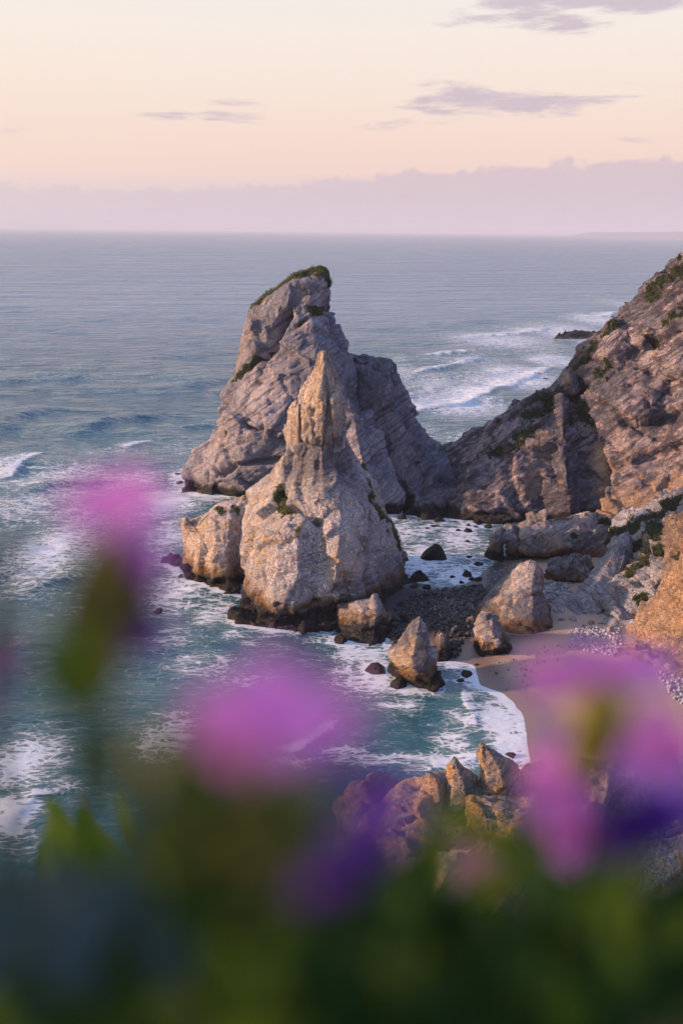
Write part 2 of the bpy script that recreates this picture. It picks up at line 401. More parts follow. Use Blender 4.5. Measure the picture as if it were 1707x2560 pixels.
def rock(name, rows, mat, res=0.6, back=10.0, amp=1.0, strata=(-0.4, 0.1, 0.9), layer=3.0, cell=6.0, carve=(), veg=(), stain=(), band=(), stretch=(1, 1, 0.5),
         seed=0, label=None, cat=None, group=None, parent=None, origin=None, fine=1.0, layamp=1.0, blockamp=1.0, **kw):
    A = shell(rows, res, back, **kw)
    N = grid_normals(A)
    shp = A.shape; P = A.reshape(-1, 3); Nn = N.reshape(-1, 3)
    n = np.array(strata, float); n /= np.linalg.norm(n)
    wv = np.stack([fbm(P*0.05/max(amp, 0.25)**0.5, 3, seed+50+k) for k in range(3)], 1)
    q = P+wv*2.5*amp
    s = q @ n
    rad_ = np.linalg.norm((A-A.mean(axis=1, keepdims=True))[:, :, :2], axis=2).mean(axis=1)       # slender parts are broken less deeply
    loc = np.repeat(np.clip(rad_/(cell*2.0), 0.55, 1.0), shp[1])
    d = np.zeros(len(P))
    lowmod = 0.55+0.45*fbm(P*0.07, 2, seed+9)
    for th, am in ((layer, 1.0), (layer*0.37, 0.45)):
        u = s/th; i = np.floor(u); f = u-i
        z0 = np.zeros_like(i)
        ha = h3(i, z0, z0, seed+3); hb = h3(i+1, z0, z0, seed+3)
        e = sstep(f, 0.72, 1.0)
        d += am*amp*layamp*0.75*((ha*(1-e)+hb*e)-0.5)*lowmod
    stv = np.array(stretch, float)
    Rs = np.eye(3)
    for cs, am, tl in ((cell*2.6, 1.1, 2.1), (cell*1.1, 0.42, 2.0), (cell*0.36, 0.13, 1.8)):
        qq = P+wv*0.5*amp+(cs*0.035)*np.stack([vnoise(P/cs*2.2, seed+91), vnoise(P/cs*2.2, seed+92), vnoise(P/cs*2.2, seed+93)], 1)
        val, ed = facets(qq/cs/stv, seed+int(cs*10), tl)
        d += (1.0 if cs > cell*0.5 else 1+3.0*(1-loc))*am*amp*blockamp*(1.25*val-0.45*np.exp(-ed/0.03))
    d += amp*0.25*fbm(q*0.09, 3, seed+21, 0.5)
    d += amp*fine*0.2*fbm(q*np.array([0.45, 0.45, 0.28]), 2, seed+31, 0.5, ridged=True)
    d *= loc
    for poly, rad, dep in carve:
        pl = np.array([W3(p) for p in poly])
        dist = seg_dist(P+wv*1.2*amp, pl)
        d -= 1.5*dep*np.exp(-(dist/(rad*0.8))**2)
    P2 = P+Nn*d[:, None]
    # final normals for plant placement and painted attributes
    def paint(lst, jit=1.0, vr=1.0):
        r = np.zeros(len(P))
        nn = fbm(P*0.35, 4, seed+77)
        for poly, rad, st in lst:
            pl = np.array([W3(p) for p in poly])
            dist = seg_dist(P, pl)+nn*rad*0.7*jit
            r = np.maximum(r, st*(1-sstep(dist, rad*vr*0.45, rad*vr*1.25)))
        return r
    at_ = dict(veg=paint(veg, 1.3, 0.72), stain=paint(stain), band=paint(band, 0.6))
    nr, nc = shp[:2]
    idx = np.arange(nr*nc).reshape(nr, nc)
    a = idx[:-1]; b = idx[1:]
    F = np.stack([a, np.roll(a, -1, 1), np.roll(b, -1, 1), b], -1).reshape(-1, 4)
    # orientation: outward
    c0 = P2[F[len(F)//2]]; fn = np.cross(c0[1]-c0[0], c0[2]-c0[0])
    if fn @ Nn[F[len(F)//2][0]] < 0: F = F[:, ::-1]
    if origin is None:
        bm_ = P2[-nc:]; origin = np.array([bm_[:, 0].mean(), bm_[:, 1].mean(), 0.0])
    o = mesh_np(name, P2, F, mat, origin, at_, smooth=False)
    if parent is None: tag(o, label, cat, group)
    else: child(o, parent)
    FN = grid_normals(P2.reshape(shp)).reshape(-1, 3)
    SURF.setdefault(name, []).append((P2, FN, at_['veg']))
    return o

# ================================================================== SEA
def spaced(a, b, n): return np.linspace(a, b, n)
H = 100.0
_v = [0.0016]
while _v[-1] < 1.7:
    x_ = _v[-1]; _v.append(x_+0.00045+0.00075*min(1, x_/0.08)+(0.006*min(1, max(0, x_-0.72)/0.2)))
v = np.array(_v)
u = np.concatenate([spaced(-1.9, -0.52, 60)[:-1], spaced(-0.52, 0.52, 560)[:-1], spaced(0.52, 1.9, 60)])
Yr = H/v
UU, YY = np.meshgrid(u, Yr)
SX = (UU*YY).ravel(); SY = YY.ravel()
dYr = np.abs(np.gradient(Yr)); dY = np.repeat(dYr, len(u))
BREAK = [   # pixel polyline of a crest, height, width, foam on crest, foam trail (m) behind
    ([(1040, 890), (1110, 882), (1200, 876)], 1.8, 7, 1.0, 10), ([(1030, 940), (1100, 925), (1160, 908), (1215, 896)], 2.1, 7, 1.0, 16),
    ([(1020, 1038), (1080, 1026), (1135, 1015), (1248, 976), (1343, 936), (1400, 914)], 1.5, 6, 1.0, 60),
    ([(1130, 850), (1200, 844), (1266, 839), (1340, 828), (1392, 820)], 1.8, 10, 0.95, 55), ([(1420, 795), (1500, 790), (1560, 780)], 1.8, 12, 1.0, 40),
    ([(1330, 905), (1390, 897), (1430, 893)], 1.4, 6, 1.0, 30), ([(1060, 815), (1150, 806), (1270, 803)], 1.7, 14, 0.0, 1), ([(1400, 745), (1470, 740), (1560, 736)], 1.7, 16, 0.6, 20),
    ([(180, 1082), (255, 1066), (321, 1049), (380, 1040), (430, 1036)], 2.2, 9, 0.0, 1), ([(-60, 1076), (0, 1066), (60, 1042), (95, 1032), (130, 1030)], 2.0, 10, 0.0, 1),
    ([(-20, 1205), (18, 1187), (70, 1158), (134, 1134)], 1.0, 6, 0.85, 26), ([(318, 1118), (350, 1110), (400, 1096)], 1.6, 7, 0.9, 12),
    ([(-40, 962), (60, 950), (130, 948), (250, 944)], 1.8, 14, 0, 1), ([(420, 975), (500, 964), (560, 952), (600, 944)], 1.9, 12, 0, 1), ([(330, 895), (450, 886), (560, 878)], 1.5, 16, 0, 1),
    ([(60, 1232), (130, 1215), (210, 1205), (300, 1195)], 1.6, 7, 0.3, 6), ([(440, 1072), (500, 1066), (535, 1060)], 1.3, 6, 0.5, 12),
    ([(-10, 2075), (40, 2040), (80, 1985), (90, 1955)], 0.4, 4, 0.8, 12), ([(725, 1890), (770, 1860), (815, 1825), (855, 1795)], 0.4, 3.0, 0.85, 6),
    ([(1165, 1720), (1175, 1750), (1200, 1790), (1205, 1830)], 0.5, 2.2, 0.8, 6), ([(1150, 1910), (1220, 1890), (1290, 1890)], 0.6, 3, 0.9, 4),
    ([(-20, 1500), (60, 1478), (150, 1450), (230, 1435)], 0.9, 4.5, 0.5, 12), ([(985, 1000), (1040, 985), (1110, 975)], 0.9, 5, 0.7, 22),
]
z = np.zeros(len(SX)); foam = np.zeros(len(SX))
wr = np.random.default_rng(5)
main = math.radians(-96)                                 # swell runs towards the camera
for k in range(70):
    lam = 5.0*(110/5.0)**wr.random()
    th = main+wr.normal(0, 0.33 if lam > 20 else 0.6)
    kk = 2*math.pi/lam
    a_ = 0.0095*lam**0.75*(0.8 if lam < 30 else 1.3)
    ph = wr.random()*6.283
    wgt = sstep(lam/(2.2*dY), 0.9, 2.0)
    arg = kk*(math.cos(th)*SX+math.sin(th)*SY)+ph
    s_ = np.sin(arg)
    z += wgt*a_*(s_+0.3*(1-np.abs(s_)*1.3)*s_)
P3 = np.stack([SX, SY, np.zeros_like(SX)], 1)
slow = fbm(P3*np.array([0.006, 0.012, 1]), 3, 2)
shel = np.clip(sstep(SY, 175, 330)*1.0+0.25, 0, 1)
shel = np.where((SX > -10) & (SY < 350) & (SY > 120), 0.28, shel)
z *= shel*(0.85+0.3*slow)
jit = np.stack([fbm(P3*0.03, 3, 30), fbm(P3*0.03, 3, 33)], 1)
for px_poly, hh, ww, fc, tr in BREAK:
    pl = np.array([atz(*p)[:2] for p in px_poly])
    lo = pl.min(0)-tr*1.5-60; hi = pl.max(0)+tr*1.5+60
    sel = np.where((SX > lo[0]) & (SX < hi[0]) & (SY > lo[1]) & (SY < hi[1]))[0]
    if not len(sel): continue
    q2 = np.stack([SX[sel], SY[sel]], 1)+jit[sel]*ww*0.9
    dist = np.full(len(sel), 1e9); side = np.zeros(len(sel)); tt = np.zeros(len(sel))
    for i, (a, b) in enumerate(zip(pl[:-1], pl[1:])):
        ab = b-a; L2 = ab @ ab; t = ((q2-a) @ ab)/L2; tc_ = np.clip(t, 0, 1)
        dv_ = q2-(a+tc_[:, None]*ab); dd = np.linalg.norm(dv_, axis=1)
        nrm = np.array([-ab[1], ab[0]])/math.sqrt(L2)
        if nrm[1] < 0: nrm = -nrm
        c = dd < dist
        dist = np.where(c, dd, dist); side = np.where(c, dv_ @ nrm, side); tt = np.where(c, (i+tc_)/(len(pl)-1), tt)
    endf = np.sin(np.clip(tt, 0.03, 0.97)*math.pi)**0.5
    off = np.sqrt(np.maximum(dist**2-side**2, 0))          # overshoot past the ends
    endf = endf*np.exp(-(off/(ww*1.5))**2)
    wf = ww*0.55; wb = ww*1.5
    prof = np.where(side < 0, np.exp(-(side/wf)**2), np.exp(-(side/wb)**2))
    z[sel] += (hh*1.35 if fc < 0.5 else hh)*prof*endf
    fo = np.where(side < 0, np.exp(-(side/(ww*0.35))**2), np.exp(-side/max(tr, 1)))*fc
    foam[sel] = np.maximum(foam[sel], fo*np.clip(endf*1.3, 0, 1))
FOAMB = [   # px, py, rx, ry (pixels), strength
    (90, 1420, 150, 70, 0.55), (330, 1420, 120, 60, 0.5), (520, 1240, 60, 20, 0.8), (200, 1240, 260, 50, 0.5),
    (130, 1380, 130, 100, 0.72), (60, 1270, 120, 60, 0.6), (250, 1290, 160, 60, 0.58), (420, 1250, 110, 45, 0.82), (330, 1200, 110, 30, 0.62), (480, 1190, 60, 22, 0.9), (150, 1180, 180, 30, 0.55),
    (420, 1340, 80, 60, 0.66), (440, 1480, 100, 60, 0.66), (530, 1530, 70, 50, 0.66), (430, 1600, 80, 40, 0.5), (500, 1660, 120, 40, 0.52), (580, 1590, 60, 20, 0.5), (420, 1840, 95, 70, 0.66), (330, 1560, 60, 60, 0.5),
    (70, 1900, 110, 80, 0.78), (30, 2040, 80, 80, 0.8), (160, 1960, 70, 30, 0.5), (60, 2110, 60, 40, 0.5), (800, 1600, 60, 12, 0.55), (620, 1612, 30, 8, 0.6), (900, 1640, 90, 26, 0.78), (930, 1700, 100, 45, 0.74), (1000, 1760, 80, 22, 0.6), (870, 1680, 50, 30, 0.6),
    (1140, 1660, 60, 30, 0.72), (1245, 1800, 60, 62, 1.0), (1270, 1860, 50, 50, 0.95), (1180, 1690, 40, 30, 0.8), (1150, 1790, 60, 25, 0.55), (1130, 1850, 60, 40, 0.66), (1110, 1900, 130, 26, 0.75), (950, 1895, 170, 24, 0.62), (870, 1870, 70, 20, 0.6),
    (1060, 1400, 130, 60, 0.72), (1150, 1440, 80, 35, 0.85), (1020, 1330, 80, 40, 0.62), (1150, 1350, 90, 40, 0.68), (1190, 1310, 90, 16, 0.6), (1040, 1490, 40, 12, 0.9),
    (1150, 1010, 140, 36, 0.78), (1290, 940, 110, 36, 0.82), (1090, 960, 110, 40, 0.6), (1250, 850, 160, 26, 0.68), (1420, 830, 120, 30, 0.72), (1500, 800, 90, 22, 0.72), (1380, 900, 90, 24, 0.7), (1330, 870, 110, 20, 0.5), (1180, 900, 150, 30, 0.48),
    (1060, 1080, 80, 40, 0.4), (1560, 760, 80, 20, 0.5), (1150, 1090, 60, 22, 0.5), (1010, 930, 50, 60, 0.5), (60, 1210, 160, 22, 0.55), (260, 1130, 160, 22, 0.42), (450, 1120, 100, 30, 0.42), (600, 1700, 100, 30, 0.42), (700, 1900, 120, 24, 0.45), (260, 1500, 160, 70, 0.42), (950, 1580, 40, 10, 0.7),
]
for fx, fy, rx, ry, st in FOAMB:
    c = atz(fx, fy)[:2]; ex = abs(atz(fx+rx, fy)[0]-c[0]); ey = abs(atz(fx, fy-ry)[1]-atz(fx, fy+ry)[1])/2
    e2 = ((SX-c[0])/ex)**2+((SY-c[1])/ey)**2
    foam = np.maximum(foam, min(1, st+0.05)*np.exp(-e2*0.75))

# ================================================================== BEACH (one sheet under the cove, rising from the sea bed)
LAND = np.array([(10, 243), (13, 230), (21, 223), (31.7, 219.6), (31.6, 208.7), (36.2, 204), (38.6, 196.4), (38.2, 186.8), (37, 175), (33, 150), (28, 50), (260, 50),
                 (260, 345), (60, 340), (54, 306), (48, 297), (42.5, 283), (36, 277), (29, 274), (22, 279), (18, 285), (14, 285), (6, 262)], float)
def poly_sd(px_, py_, poly):
    d = np.full(px_.shape, 1e9); inside = np.zeros(px_.shape, bool)
    n_ = len(poly)
    for i in range(n_):
        a = poly[i]; b = poly[(i+1) % n_]; e = b-a
        t = np.clip(((px_-a[0])*e[0]+(py_-a[1])*e[1])/(e @ e), 0, 1)
        d = np.minimum(d, np.hypot(px_-a[0]-t*e[0], py_-a[1]-t*e[1]))
        c = ((a[1] > py_) != (b[1] > py_)) & (px_ < (b[0]-a[0])*(py_-a[1])/(b[1]-a[1]+1e-12)+a[0])
        inside ^= c
    return np.where(inside, d, -d)
def beach_z(x, y):
    sd = poly_sd(x, y, LAND)
    p = np.stack([np.ravel(x), np.ravel(y), np.zeros(np.size(x))], 1)
    n_ = fbm(p*0.08, 3, 4).reshape(np.shape(x))
    isth = sstep(y, 224, 236)*(1-sstep(x, 40, 56))
    sd = sd+n_*1.2
    zz = np.where(sd > 0, 3.6*(1-np.exp(-sd/22.0)), np.maximum(sd*0.16, -3.5))
    return zz+isth*np.clip(sd, 0, 3)*0.12*n_
gx = np.arange(-12, 240, 1.1); gy = np.arange(52, 345, 1.1)
GX, GY = np.meshgrid(gx, gy)
GZ = beach_z(GX, GY)+0.05*fbm(np.stack([GX.ravel(), GY.ravel(), GX.ravel()*0], 1)*0.5, 3, 8).reshape(GX.shape)
def sheet_faces(nr, nc):
    i = np.arange(nr*nc).reshape(nr, nc)
    return np.stack([i[:-1, :-1], i[:-1, 1:], i[1:, 1:], i[1:, :-1]], -1).reshape(-1, 4)
m_sand, t, out = new_mat('sand')
P = t.node('ShaderNodeNewGeometry').outputs['Position']; Z = t.node('ShaderNodeSeparateXYZ', {0: P}).outputs[2]
n1 = t.noise(P, 0.12, 4.0); n2 = t.noise(P, 3.0, 4.0); n3 = t.noise(P, 0.6, 4.0)
cob = t.node('ShaderNodeAttribute', attribute_name='cobble').outputs['Fac']
c = t.mix(n1, (0.36, 0.245, 0.18), (0.43, 0.305, 0.23))
c = t.mix(t.ss(n3, 0.62, 0.72, 0.0, 0.35), c, (0.16, 0.11, 0.09))
wet = t.ss(t.m('ADD', Z, t.m('MULTIPLY', t.m('SUBTRACT', n1, 0.5), 0.8)), 1.5, 0.5)
c = t.mix(t.m('MULTIPLY', wet, 0.75), c, (0.13, 0.088, 0.075))
c = t.mix(cob, c, t.mix(n2, (0.02, 0.018, 0.02), (0.075, 0.065, 0.065)))
bp = t.node('ShaderNodeBump', {'Height': t.m('ADD', n2, t.m('MULTIPLY', n3, 1.5)), 'Distance': 0.12, 'Strength': 0.5})
pb = t.node('ShaderNodeBsdfPrincipled', {'Base Color': c, 'Roughness': t.lin(wet, 0, 1, 0.9, 0.35), 'Normal': bp.outputs[0], 'Specular IOR Level': 0.3})
t.put(out.inputs[0], pb.outputs[0])
cobm = (sstep(GY, 226, 236)*(1-sstep(GX, 46, 58))).ravel()
beach = mesh_np('beach_sand', np.stack([GX.ravel(), GY.ravel(), GZ.ravel()], 1), sheet_faces(*GX.shape), m_sand, attrs={'cobble': cobm})
tag(beach, 'small cove beach of damp pinkish brown sand', 'beach', kind='structure')

# ================================================================== ROCKS
DIA = (-0.55, 0.1, 0.8)
ursa = rock('sea_stack', [
    [(634, 763, 392), (660, 736, 391), (700, 708, 391), (740, 684, 391), (775, 668, 391), (800, 661, 391), (817, 672, 391)],
    [(634, 767, 387), (655, 752, 381), (690, 730, 378), (735, 710, 376), (775, 702, 375.5), (803, 698, 378), (821, 694, 386)],
    [(616, 825, 388), (643, 800, 378), (690, 800, 375), (735, 790, 373), (775, 785, 372), (808, 785, 375), (830, 780, 387)],
    [(593, 905, 390), (622, 890, 380), (672, 882, 371), (730, 862, 367), (785, 850, 366), (825, 840, 370), (856, 850, 386)],
    [(574, 962, 390), (608, 950, 377), (660, 945, 367), (725, 930, 362), (790, 915, 361), (845, 905, 366), (884, 895, 385)],
    [(547, 1015, 390), (598, 1000, 372), (660, 1000, 365), (730, 985, 363), (800, 970, 363), (862, 960, 366), (903, 940, 382)],
    [(534, 1078, 390), (575, 1075, 370), (640, 1065, 363), (720, 1055, 361), (800, 1040, 361), (880, 1020, 360), (928, 1000, 378)],
    [(491, 1125, 388), (545, 1120, 371), (620, 1120, 364), (710, 1120, 361), (800, 1110, 360), (892, 1090, 353), (948, 1070, 372)],
    [(467, 1180, 385), (520, 1180, 374), (600, 1180, 366), (700, 1180, 361), (800, 1180, 358), (912, 1172, 347), (980, 1165, 362)],
    [(460, 1212, 381), (512, 1216, 373), (600, 1220, 367), (700, 1225, 362), (800, 1235, 357), (925, 1240, 344), (995, 1235, 356)],
    [(454, 1230), (510, 1238), (600, 1243), (700, 1248), (800, 1262), (930, 1288), (1000, 1288)]],
    m_ursa, res=0.52, back=[7, 9, 13, 18, 22, 26, 30, 32, 33, 33, 33], amp=1.12, strata=DIA, layer=4.2, cell=7.0, stretch=(0.9, 0.9, 0.9), seed=1,
    layamp=1.3, carve=[([(722, 790, 374), (690, 835, 372), (660, 868, 372), (640, 890, 374)], 2.4, 6.5), ([(890, 985, 372), (905, 1010, 370)], 6.0, 5.0),
           ([(578, 961, 384), (614, 930, 378), (650, 903, 374), (686, 863, 370)], 1.2, 2.4), ([(690, 854, 370), (739, 823, 369), (779, 787, 371), (828, 774, 384)], 0.9, 1.3),
           ([(543, 1193, 372), (596, 1167, 366), (703, 1153, 361)], 1.2, 2.2), ([(592, 984, 376), (632, 952, 371), (686, 961, 366), (757, 926, 364), (793, 908, 363)], 0.8, 1.6),
           ([(640, 1010, 368), (650, 960, 371), (665, 915, 372)], 0.7, 1.4), ([(700, 1100, 361), (760, 1060, 361), (830, 1040, 361)], 0.9, 1.6),
           ([(548, 1100, 372), (590, 1055, 365), (640, 1025, 360), (690, 1000, 357), (740, 985, 356), (800, 955, 355)], 1.6, 3.0),
           ([(470, 1215, 380), (530, 1222, 370), (600, 1232, 362), (680, 1240, 352)], 4.0, 3.5),
           ([(776, 770, 372), (800, 762, 374), (830, 768, 384)], 1.6, 0.7),
           ([(560, 1010, 378), (640, 950, 368), (700, 900, 366), (760, 870, 364)], 1.0, 1.2),
           ([(560, 1130, 368), (650, 1120, 355), (720, 1130, 348)], 1.6, 2.0)],
    veg=[([(640, 757, 388), (672, 735, 386), (705, 715, 384), (745, 692, 384), (780, 678, 384), (815, 680, 386)], 6.8, 1.0),
         ([(580, 952, 386), (606, 930, 379), (640, 905, 376), (668, 880, 372)], 2.2, 0.9),
         ([(560, 1090, 370), (590, 1058, 365), (640, 1028, 360), (690, 1000, 357), (735, 990, 355)], 1.8, 0.75),
         ([(775, 768, 372), (800, 775, 374), (830, 775, 384)], 2.4, 0.85), ([(740, 815, 370), (760, 800, 370)], 2.2, 0.7), ([(680, 1000, 358), (715, 990, 356)], 3.0, 0.8)],
    stain=[([(634, 790, 384), (622, 850, 384), (600, 900, 384)], 6.0, 0.45), ([(770, 740, 374), (800, 730, 376)], 6, 0.35), ([(570, 1090, 370), (545, 1110, 374)], 3.5, 0.4)],
    label='tallest grey sea stack with a green slanting cap, standing in the open water', cat='sea stack')
rock('buttress', [
    [(860, 872, 393), (905, 904, 389), (935, 911, 387), (974, 902, 387), (988, 914, 391)],
    [(860, 935, 390), (905, 942, 380), (945, 940, 377), (980, 935, 379), (998, 950, 391)],
    [(870, 1020, 386), (915, 1012, 374), (950, 1005, 371), (990, 1000, 374), (1014, 1012, 389)],
    [(890, 1100, 382), (930, 1090, 371), (970, 1085, 368), (1010, 1077, 370), (1040, 1077, 387)],
    [(920, 1180, 378), (960, 1172, 369), (1000, 1165, 364), (1045, 1142, 366), (1078, 1117, 385)],
    [(930, 1240, 374), (980, 1235, 366), (1030, 1230, 359), (1085, 1215, 361), (1122, 1142, 383)],
    [(950, 1284, 360), (1000, 1290, 354), (1050, 1296), (1110, 1298), (1165, 1285)]],
    m_ursa, res=0.6, back=[6, 12, 18, 24, 28, 30, 30], amp=1.5, strata=(-0.1, 0.2, 0.9), layer=6.0, cell=6.0, stretch=(0.6, 0.6, 1.4), seed=5, parent=ursa,
    band=[([(900, 1000, 374), (960, 1040, 370), (1000, 1150, 364), (1040, 1220, 360)], 22, 0.8)], veg=[([(870, 890, 390), (915, 905, 386)], 3.0, 0.6)])  # broad band paints the shade of this recess into the rock

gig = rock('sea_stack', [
    [(803, 888, 270), (805, 885, 269), (807, 882, 268.3), (808, 880, 268), (810, 883, 268), (813, 888, 268.3), (816, 894, 269), (819, 900, 270.5)],
    [(785, 938, 272), (791, 938, 268), (799, 936, 265.5), (808, 935, 264.5), (817, 933, 264.5), (826, 930, 266), (833, 927, 268), (840, 936, 272)],
    [(757, 978, 272), (768, 980, 267), (782, 985, 264), (798, 988, 263), (814, 988, 263), (830, 985, 264), (842, 978, 267), (850, 982, 273)],
    [(742, 1030, 274), (750, 1035, 268), (762, 1040, 263), (780, 1045, 261), (805, 1045, 260), (830, 1040, 262), (850, 1030, 266), (864, 1018, 274)],
    [(738, 1075, 274), (746, 1085, 268), (760, 1090, 263), (780, 1095, 261), (805, 1095, 260), (828, 1095, 262), (846, 1085, 266), (859, 1070, 274)],
    [(708, 1114, 276), (726, 1120, 270), (752, 1124, 265.5), (780, 1125, 263), (805, 1125, 262), (832, 1122, 263.5), (854, 1116, 267.5), (870, 1108, 277)],
    [(688, 1155, 280), (710, 1165, 271), (745, 1170, 267), (775, 1172, 264), (805, 1172, 262), (840, 1170, 264), (872, 1166, 268), (900, 1162, 279)],
    [(668, 1188, 283), (698, 1208, 271), (735, 1215, 265), (770, 1220, 261), (805, 1220, 259), (852, 1215, 260), (896, 1212, 264), (930, 1200, 280)],
    [(620, 1232, 286), (664, 1262, 270), (720, 1275, 260), (765, 1285, 256), (800, 1285, 256), (852, 1280, 255), (915, 1272, 260), (960, 1262, 282)],
    [(606, 1330, 276), (636, 1330, 260), (690, 1330, 252.5), (745, 1335, 250.5), (788, 1335, 252.5), (850, 1330, 250), (930, 1330, 259), (1000, 1335, 284)],
    [(604, 1385, 272), (636, 1390, 256), (690, 1395, 248.5), (745, 1395, 247), (787, 1395, 249.5), (845, 1390, 246.5), (938, 1390, 257), (1018, 1385, 284)],
    [(604, 1440, 268), (640, 1450, 253), (690, 1455, 245.5), (745, 1455, 244), (786, 1455, 246.5), (838, 1450, 243.5), (930, 1450, 255), (1023, 1440, 280)],
    [(602, 1490, 262), (640, 1505, 249.5), (690, 1510, 243.5), (745, 1505, 243), (784, 1500, 245), (832, 1490, 243.5), (925, 1490, 253), (1023, 1497, 272)],
    [(600, 1525, 258), (640, 1530, 249.5), (690, 1535, 244), (745, 1532, 243.5), (790, 1525, 246), (835, 1515, 247), (925, 1515, 254), (1015, 1518, 268)],
    [(592, 1545), (640, 1558), (690, 1563), (745, 1563), (800, 1560), (850, 1556), (930, 1545), (1010, 1528)]],
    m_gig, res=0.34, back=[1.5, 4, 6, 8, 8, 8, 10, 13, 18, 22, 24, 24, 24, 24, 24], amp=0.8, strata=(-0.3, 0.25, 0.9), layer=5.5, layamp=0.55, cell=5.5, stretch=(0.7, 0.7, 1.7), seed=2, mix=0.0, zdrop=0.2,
    carve=[([(792, 1300, 256), (788, 1350, 255), (783, 1420, 250), (782, 1470, 247), (795, 1512, 245)], 0.9, 3.6),
           ([(600, 1340, 276), (604, 1400, 272), (602, 1450, 268)], 1.6, 3.0),
           ([(930, 1300, 262), (935, 1370, 258), (928, 1450, 255), (930, 1510, 254)], 1.8, 4.5),
           ([(600, 1552, 250), (660, 1558, 244), (740, 1555, 243), (820, 1545, 245)], 1.3, 2.2),
           ([(668, 1346, 254), (712, 1351, 250.5), (770, 1337, 252)], 0.8, 1.2), ([(753, 1364, 249), (757, 1391, 247.5), (770, 1418, 247)], 0.6, 1.0), ([(721, 1253, 262), (766, 1293, 256), (797, 1306, 255)], 1.1, 2.2), ([(904, 1337, 254), (931, 1382, 256), (940, 1453, 256), (953, 1498, 257)], 1.0, 2.8), ([(640, 1400, 256), (655, 1470, 250), (650, 1520, 249)], 0.7, 1.2), ([(812, 930, 265), (822, 1000, 263), (815, 1075, 261)], 0.9, 1.6), ([(792, 960, 266), (776, 1010, 263), (782, 1080, 261)], 0.8, 1.5), ([(738, 1020, 266), (746, 1100, 266)], 0.9, 1.8),
           ([(750, 1000, 266), (765, 1060, 263), (745, 1085, 264)], 0.9, 1.3), ([(815, 960, 264), (828, 1010, 262)], 0.9, 1.2), ([(830, 1480, 243), (900, 1455, 248), (940, 1440, 255)], 1.2, 1.6)],
    veg=[([(690, 1215, 268), (692, 1240, 266), (700, 1265, 264), (722, 1295, 259)], 2.6, 1.0), ([(940, 1280, 270), (975, 1320, 275), (1000, 1345, 282)], 5.0, 0.6), ([(885, 1185, 275), (915, 1230, 272), (945, 1280, 272)], 4.0, 0.55),
         ([(740, 1340, 250), (760, 1300, 256)], 1.6, 0.5)],
    stain=[([(806, 900, 268), (800, 960, 265), (775, 1020, 263), (800, 1050, 261), (830, 1030, 263)], 8.5, 0.7), ([(725, 1060, 268), (716, 1090, 272)], 4.0, 0.6), ([(640, 1300, 264), (630, 1360, 262)], 3.0, 0.4),
           ([(860, 1390, 247), (850, 1450, 244), (880, 1420, 248)], 5, 0.45), ([(612, 1500, 258), (630, 1535, 252)], 3.5, 0.6)],
    band=[([(735, 1140, 268), (790, 1150, 264), (850, 1140, 270)], 8.0, 1.0), ([(790, 1185, 262), (870, 1190, 266)], 5.0, 0.55), ([(840, 1475, 243), (900, 1462, 248), (945, 1455, 255)], 2.2, 0.8)],  # first bands paint the shade of the neck under the spire
    label='pale limestone sea stack with a thin golden spire, in front of the taller grey one', cat='sea stack')
rock('buttress', [
    [(462, 1304, 293), (490, 1293, 292), (530, 1270, 290), (575, 1247, 289), (620, 1232, 288), (662, 1226, 288)],
    [(461, 1312, 291), (497, 1308, 285), (535, 1300, 282), (575, 1303, 280), (600, 1322, 282), (640, 1330, 280)],
    [(464, 1364, 290), (500, 1365, 279), (535, 1370, 273.5), (568, 1375, 273.5), (596, 1390, 277), (640, 1390, 275)],
    [(461, 1395, 287), (500, 1410, 276), (535, 1425, 270.5), (566, 1432, 270.5), (596, 1440, 274), (640, 1440, 272)],
    [(464, 1415, 284), (505, 1437, 274), (540, 1450, 269.5), (573, 1457, 269), (598, 1461, 271.5), (640, 1461, 270)],
    [(458, 1424), (505, 1452), (540, 1466), (575, 1474), (602, 1474), (640, 1478)]],
    m_gig, res=0.36, back=[8, 12, 15, 16, 17, 17], amp=0.75, strata=(-0.3, 0.2, 0.9), layer=3.0, cell=4.5, stretch=(0.8, 0.8, 1.2), seed=8, parent=gig,
    stain=[([(470, 1330, 288), (500, 1320, 283), (520, 1400, 275)], 6, 0.6), ([(480, 1400, 282), (540, 1440, 270)], 5, 0.8)], band=[([(575, 1340, 276), (590, 1420, 272)], 3, 0.5)],  # band paints shade on the block's right side, by the gap
    veg=[([(560, 1280, 284), (640, 1250, 284)], 4.0, 0.6), ([(500, 1297, 288), (560, 1275, 286)], 3, 0.5)])
rock('buttress', [
    [(826, 1530, 247), (850, 1515, 245), (890, 1500, 244), (930, 1490, 244), (948, 1488, 246)],
    [(828, 1556, 244), (860, 1545, 240), (900, 1530, 238), (942, 1518, 238), (962, 1530, 243)],
    [(832, 1580, 241), (862, 1578, 236), (900, 1570, 234), (940, 1560, 235), (972, 1545, 242)],
    [(845, 1598, 237), (875, 1605, 233), (905, 1606, 232), (940, 1598, 233), (968, 1575, 240)],
    [(850, 1606), (876, 1616), (905, 1618), (938, 1611), (964, 1594)]],
    m_gig, res=0.3, back=7, mix=0.15, amp=0.6, strata=(-0.3, 0.2, 0.9), layer=2.4, cell=3.5, seed=12, parent=gig, stain=[([(845, 1590, 238), (870, 1600, 235)], 4, 0.8)])
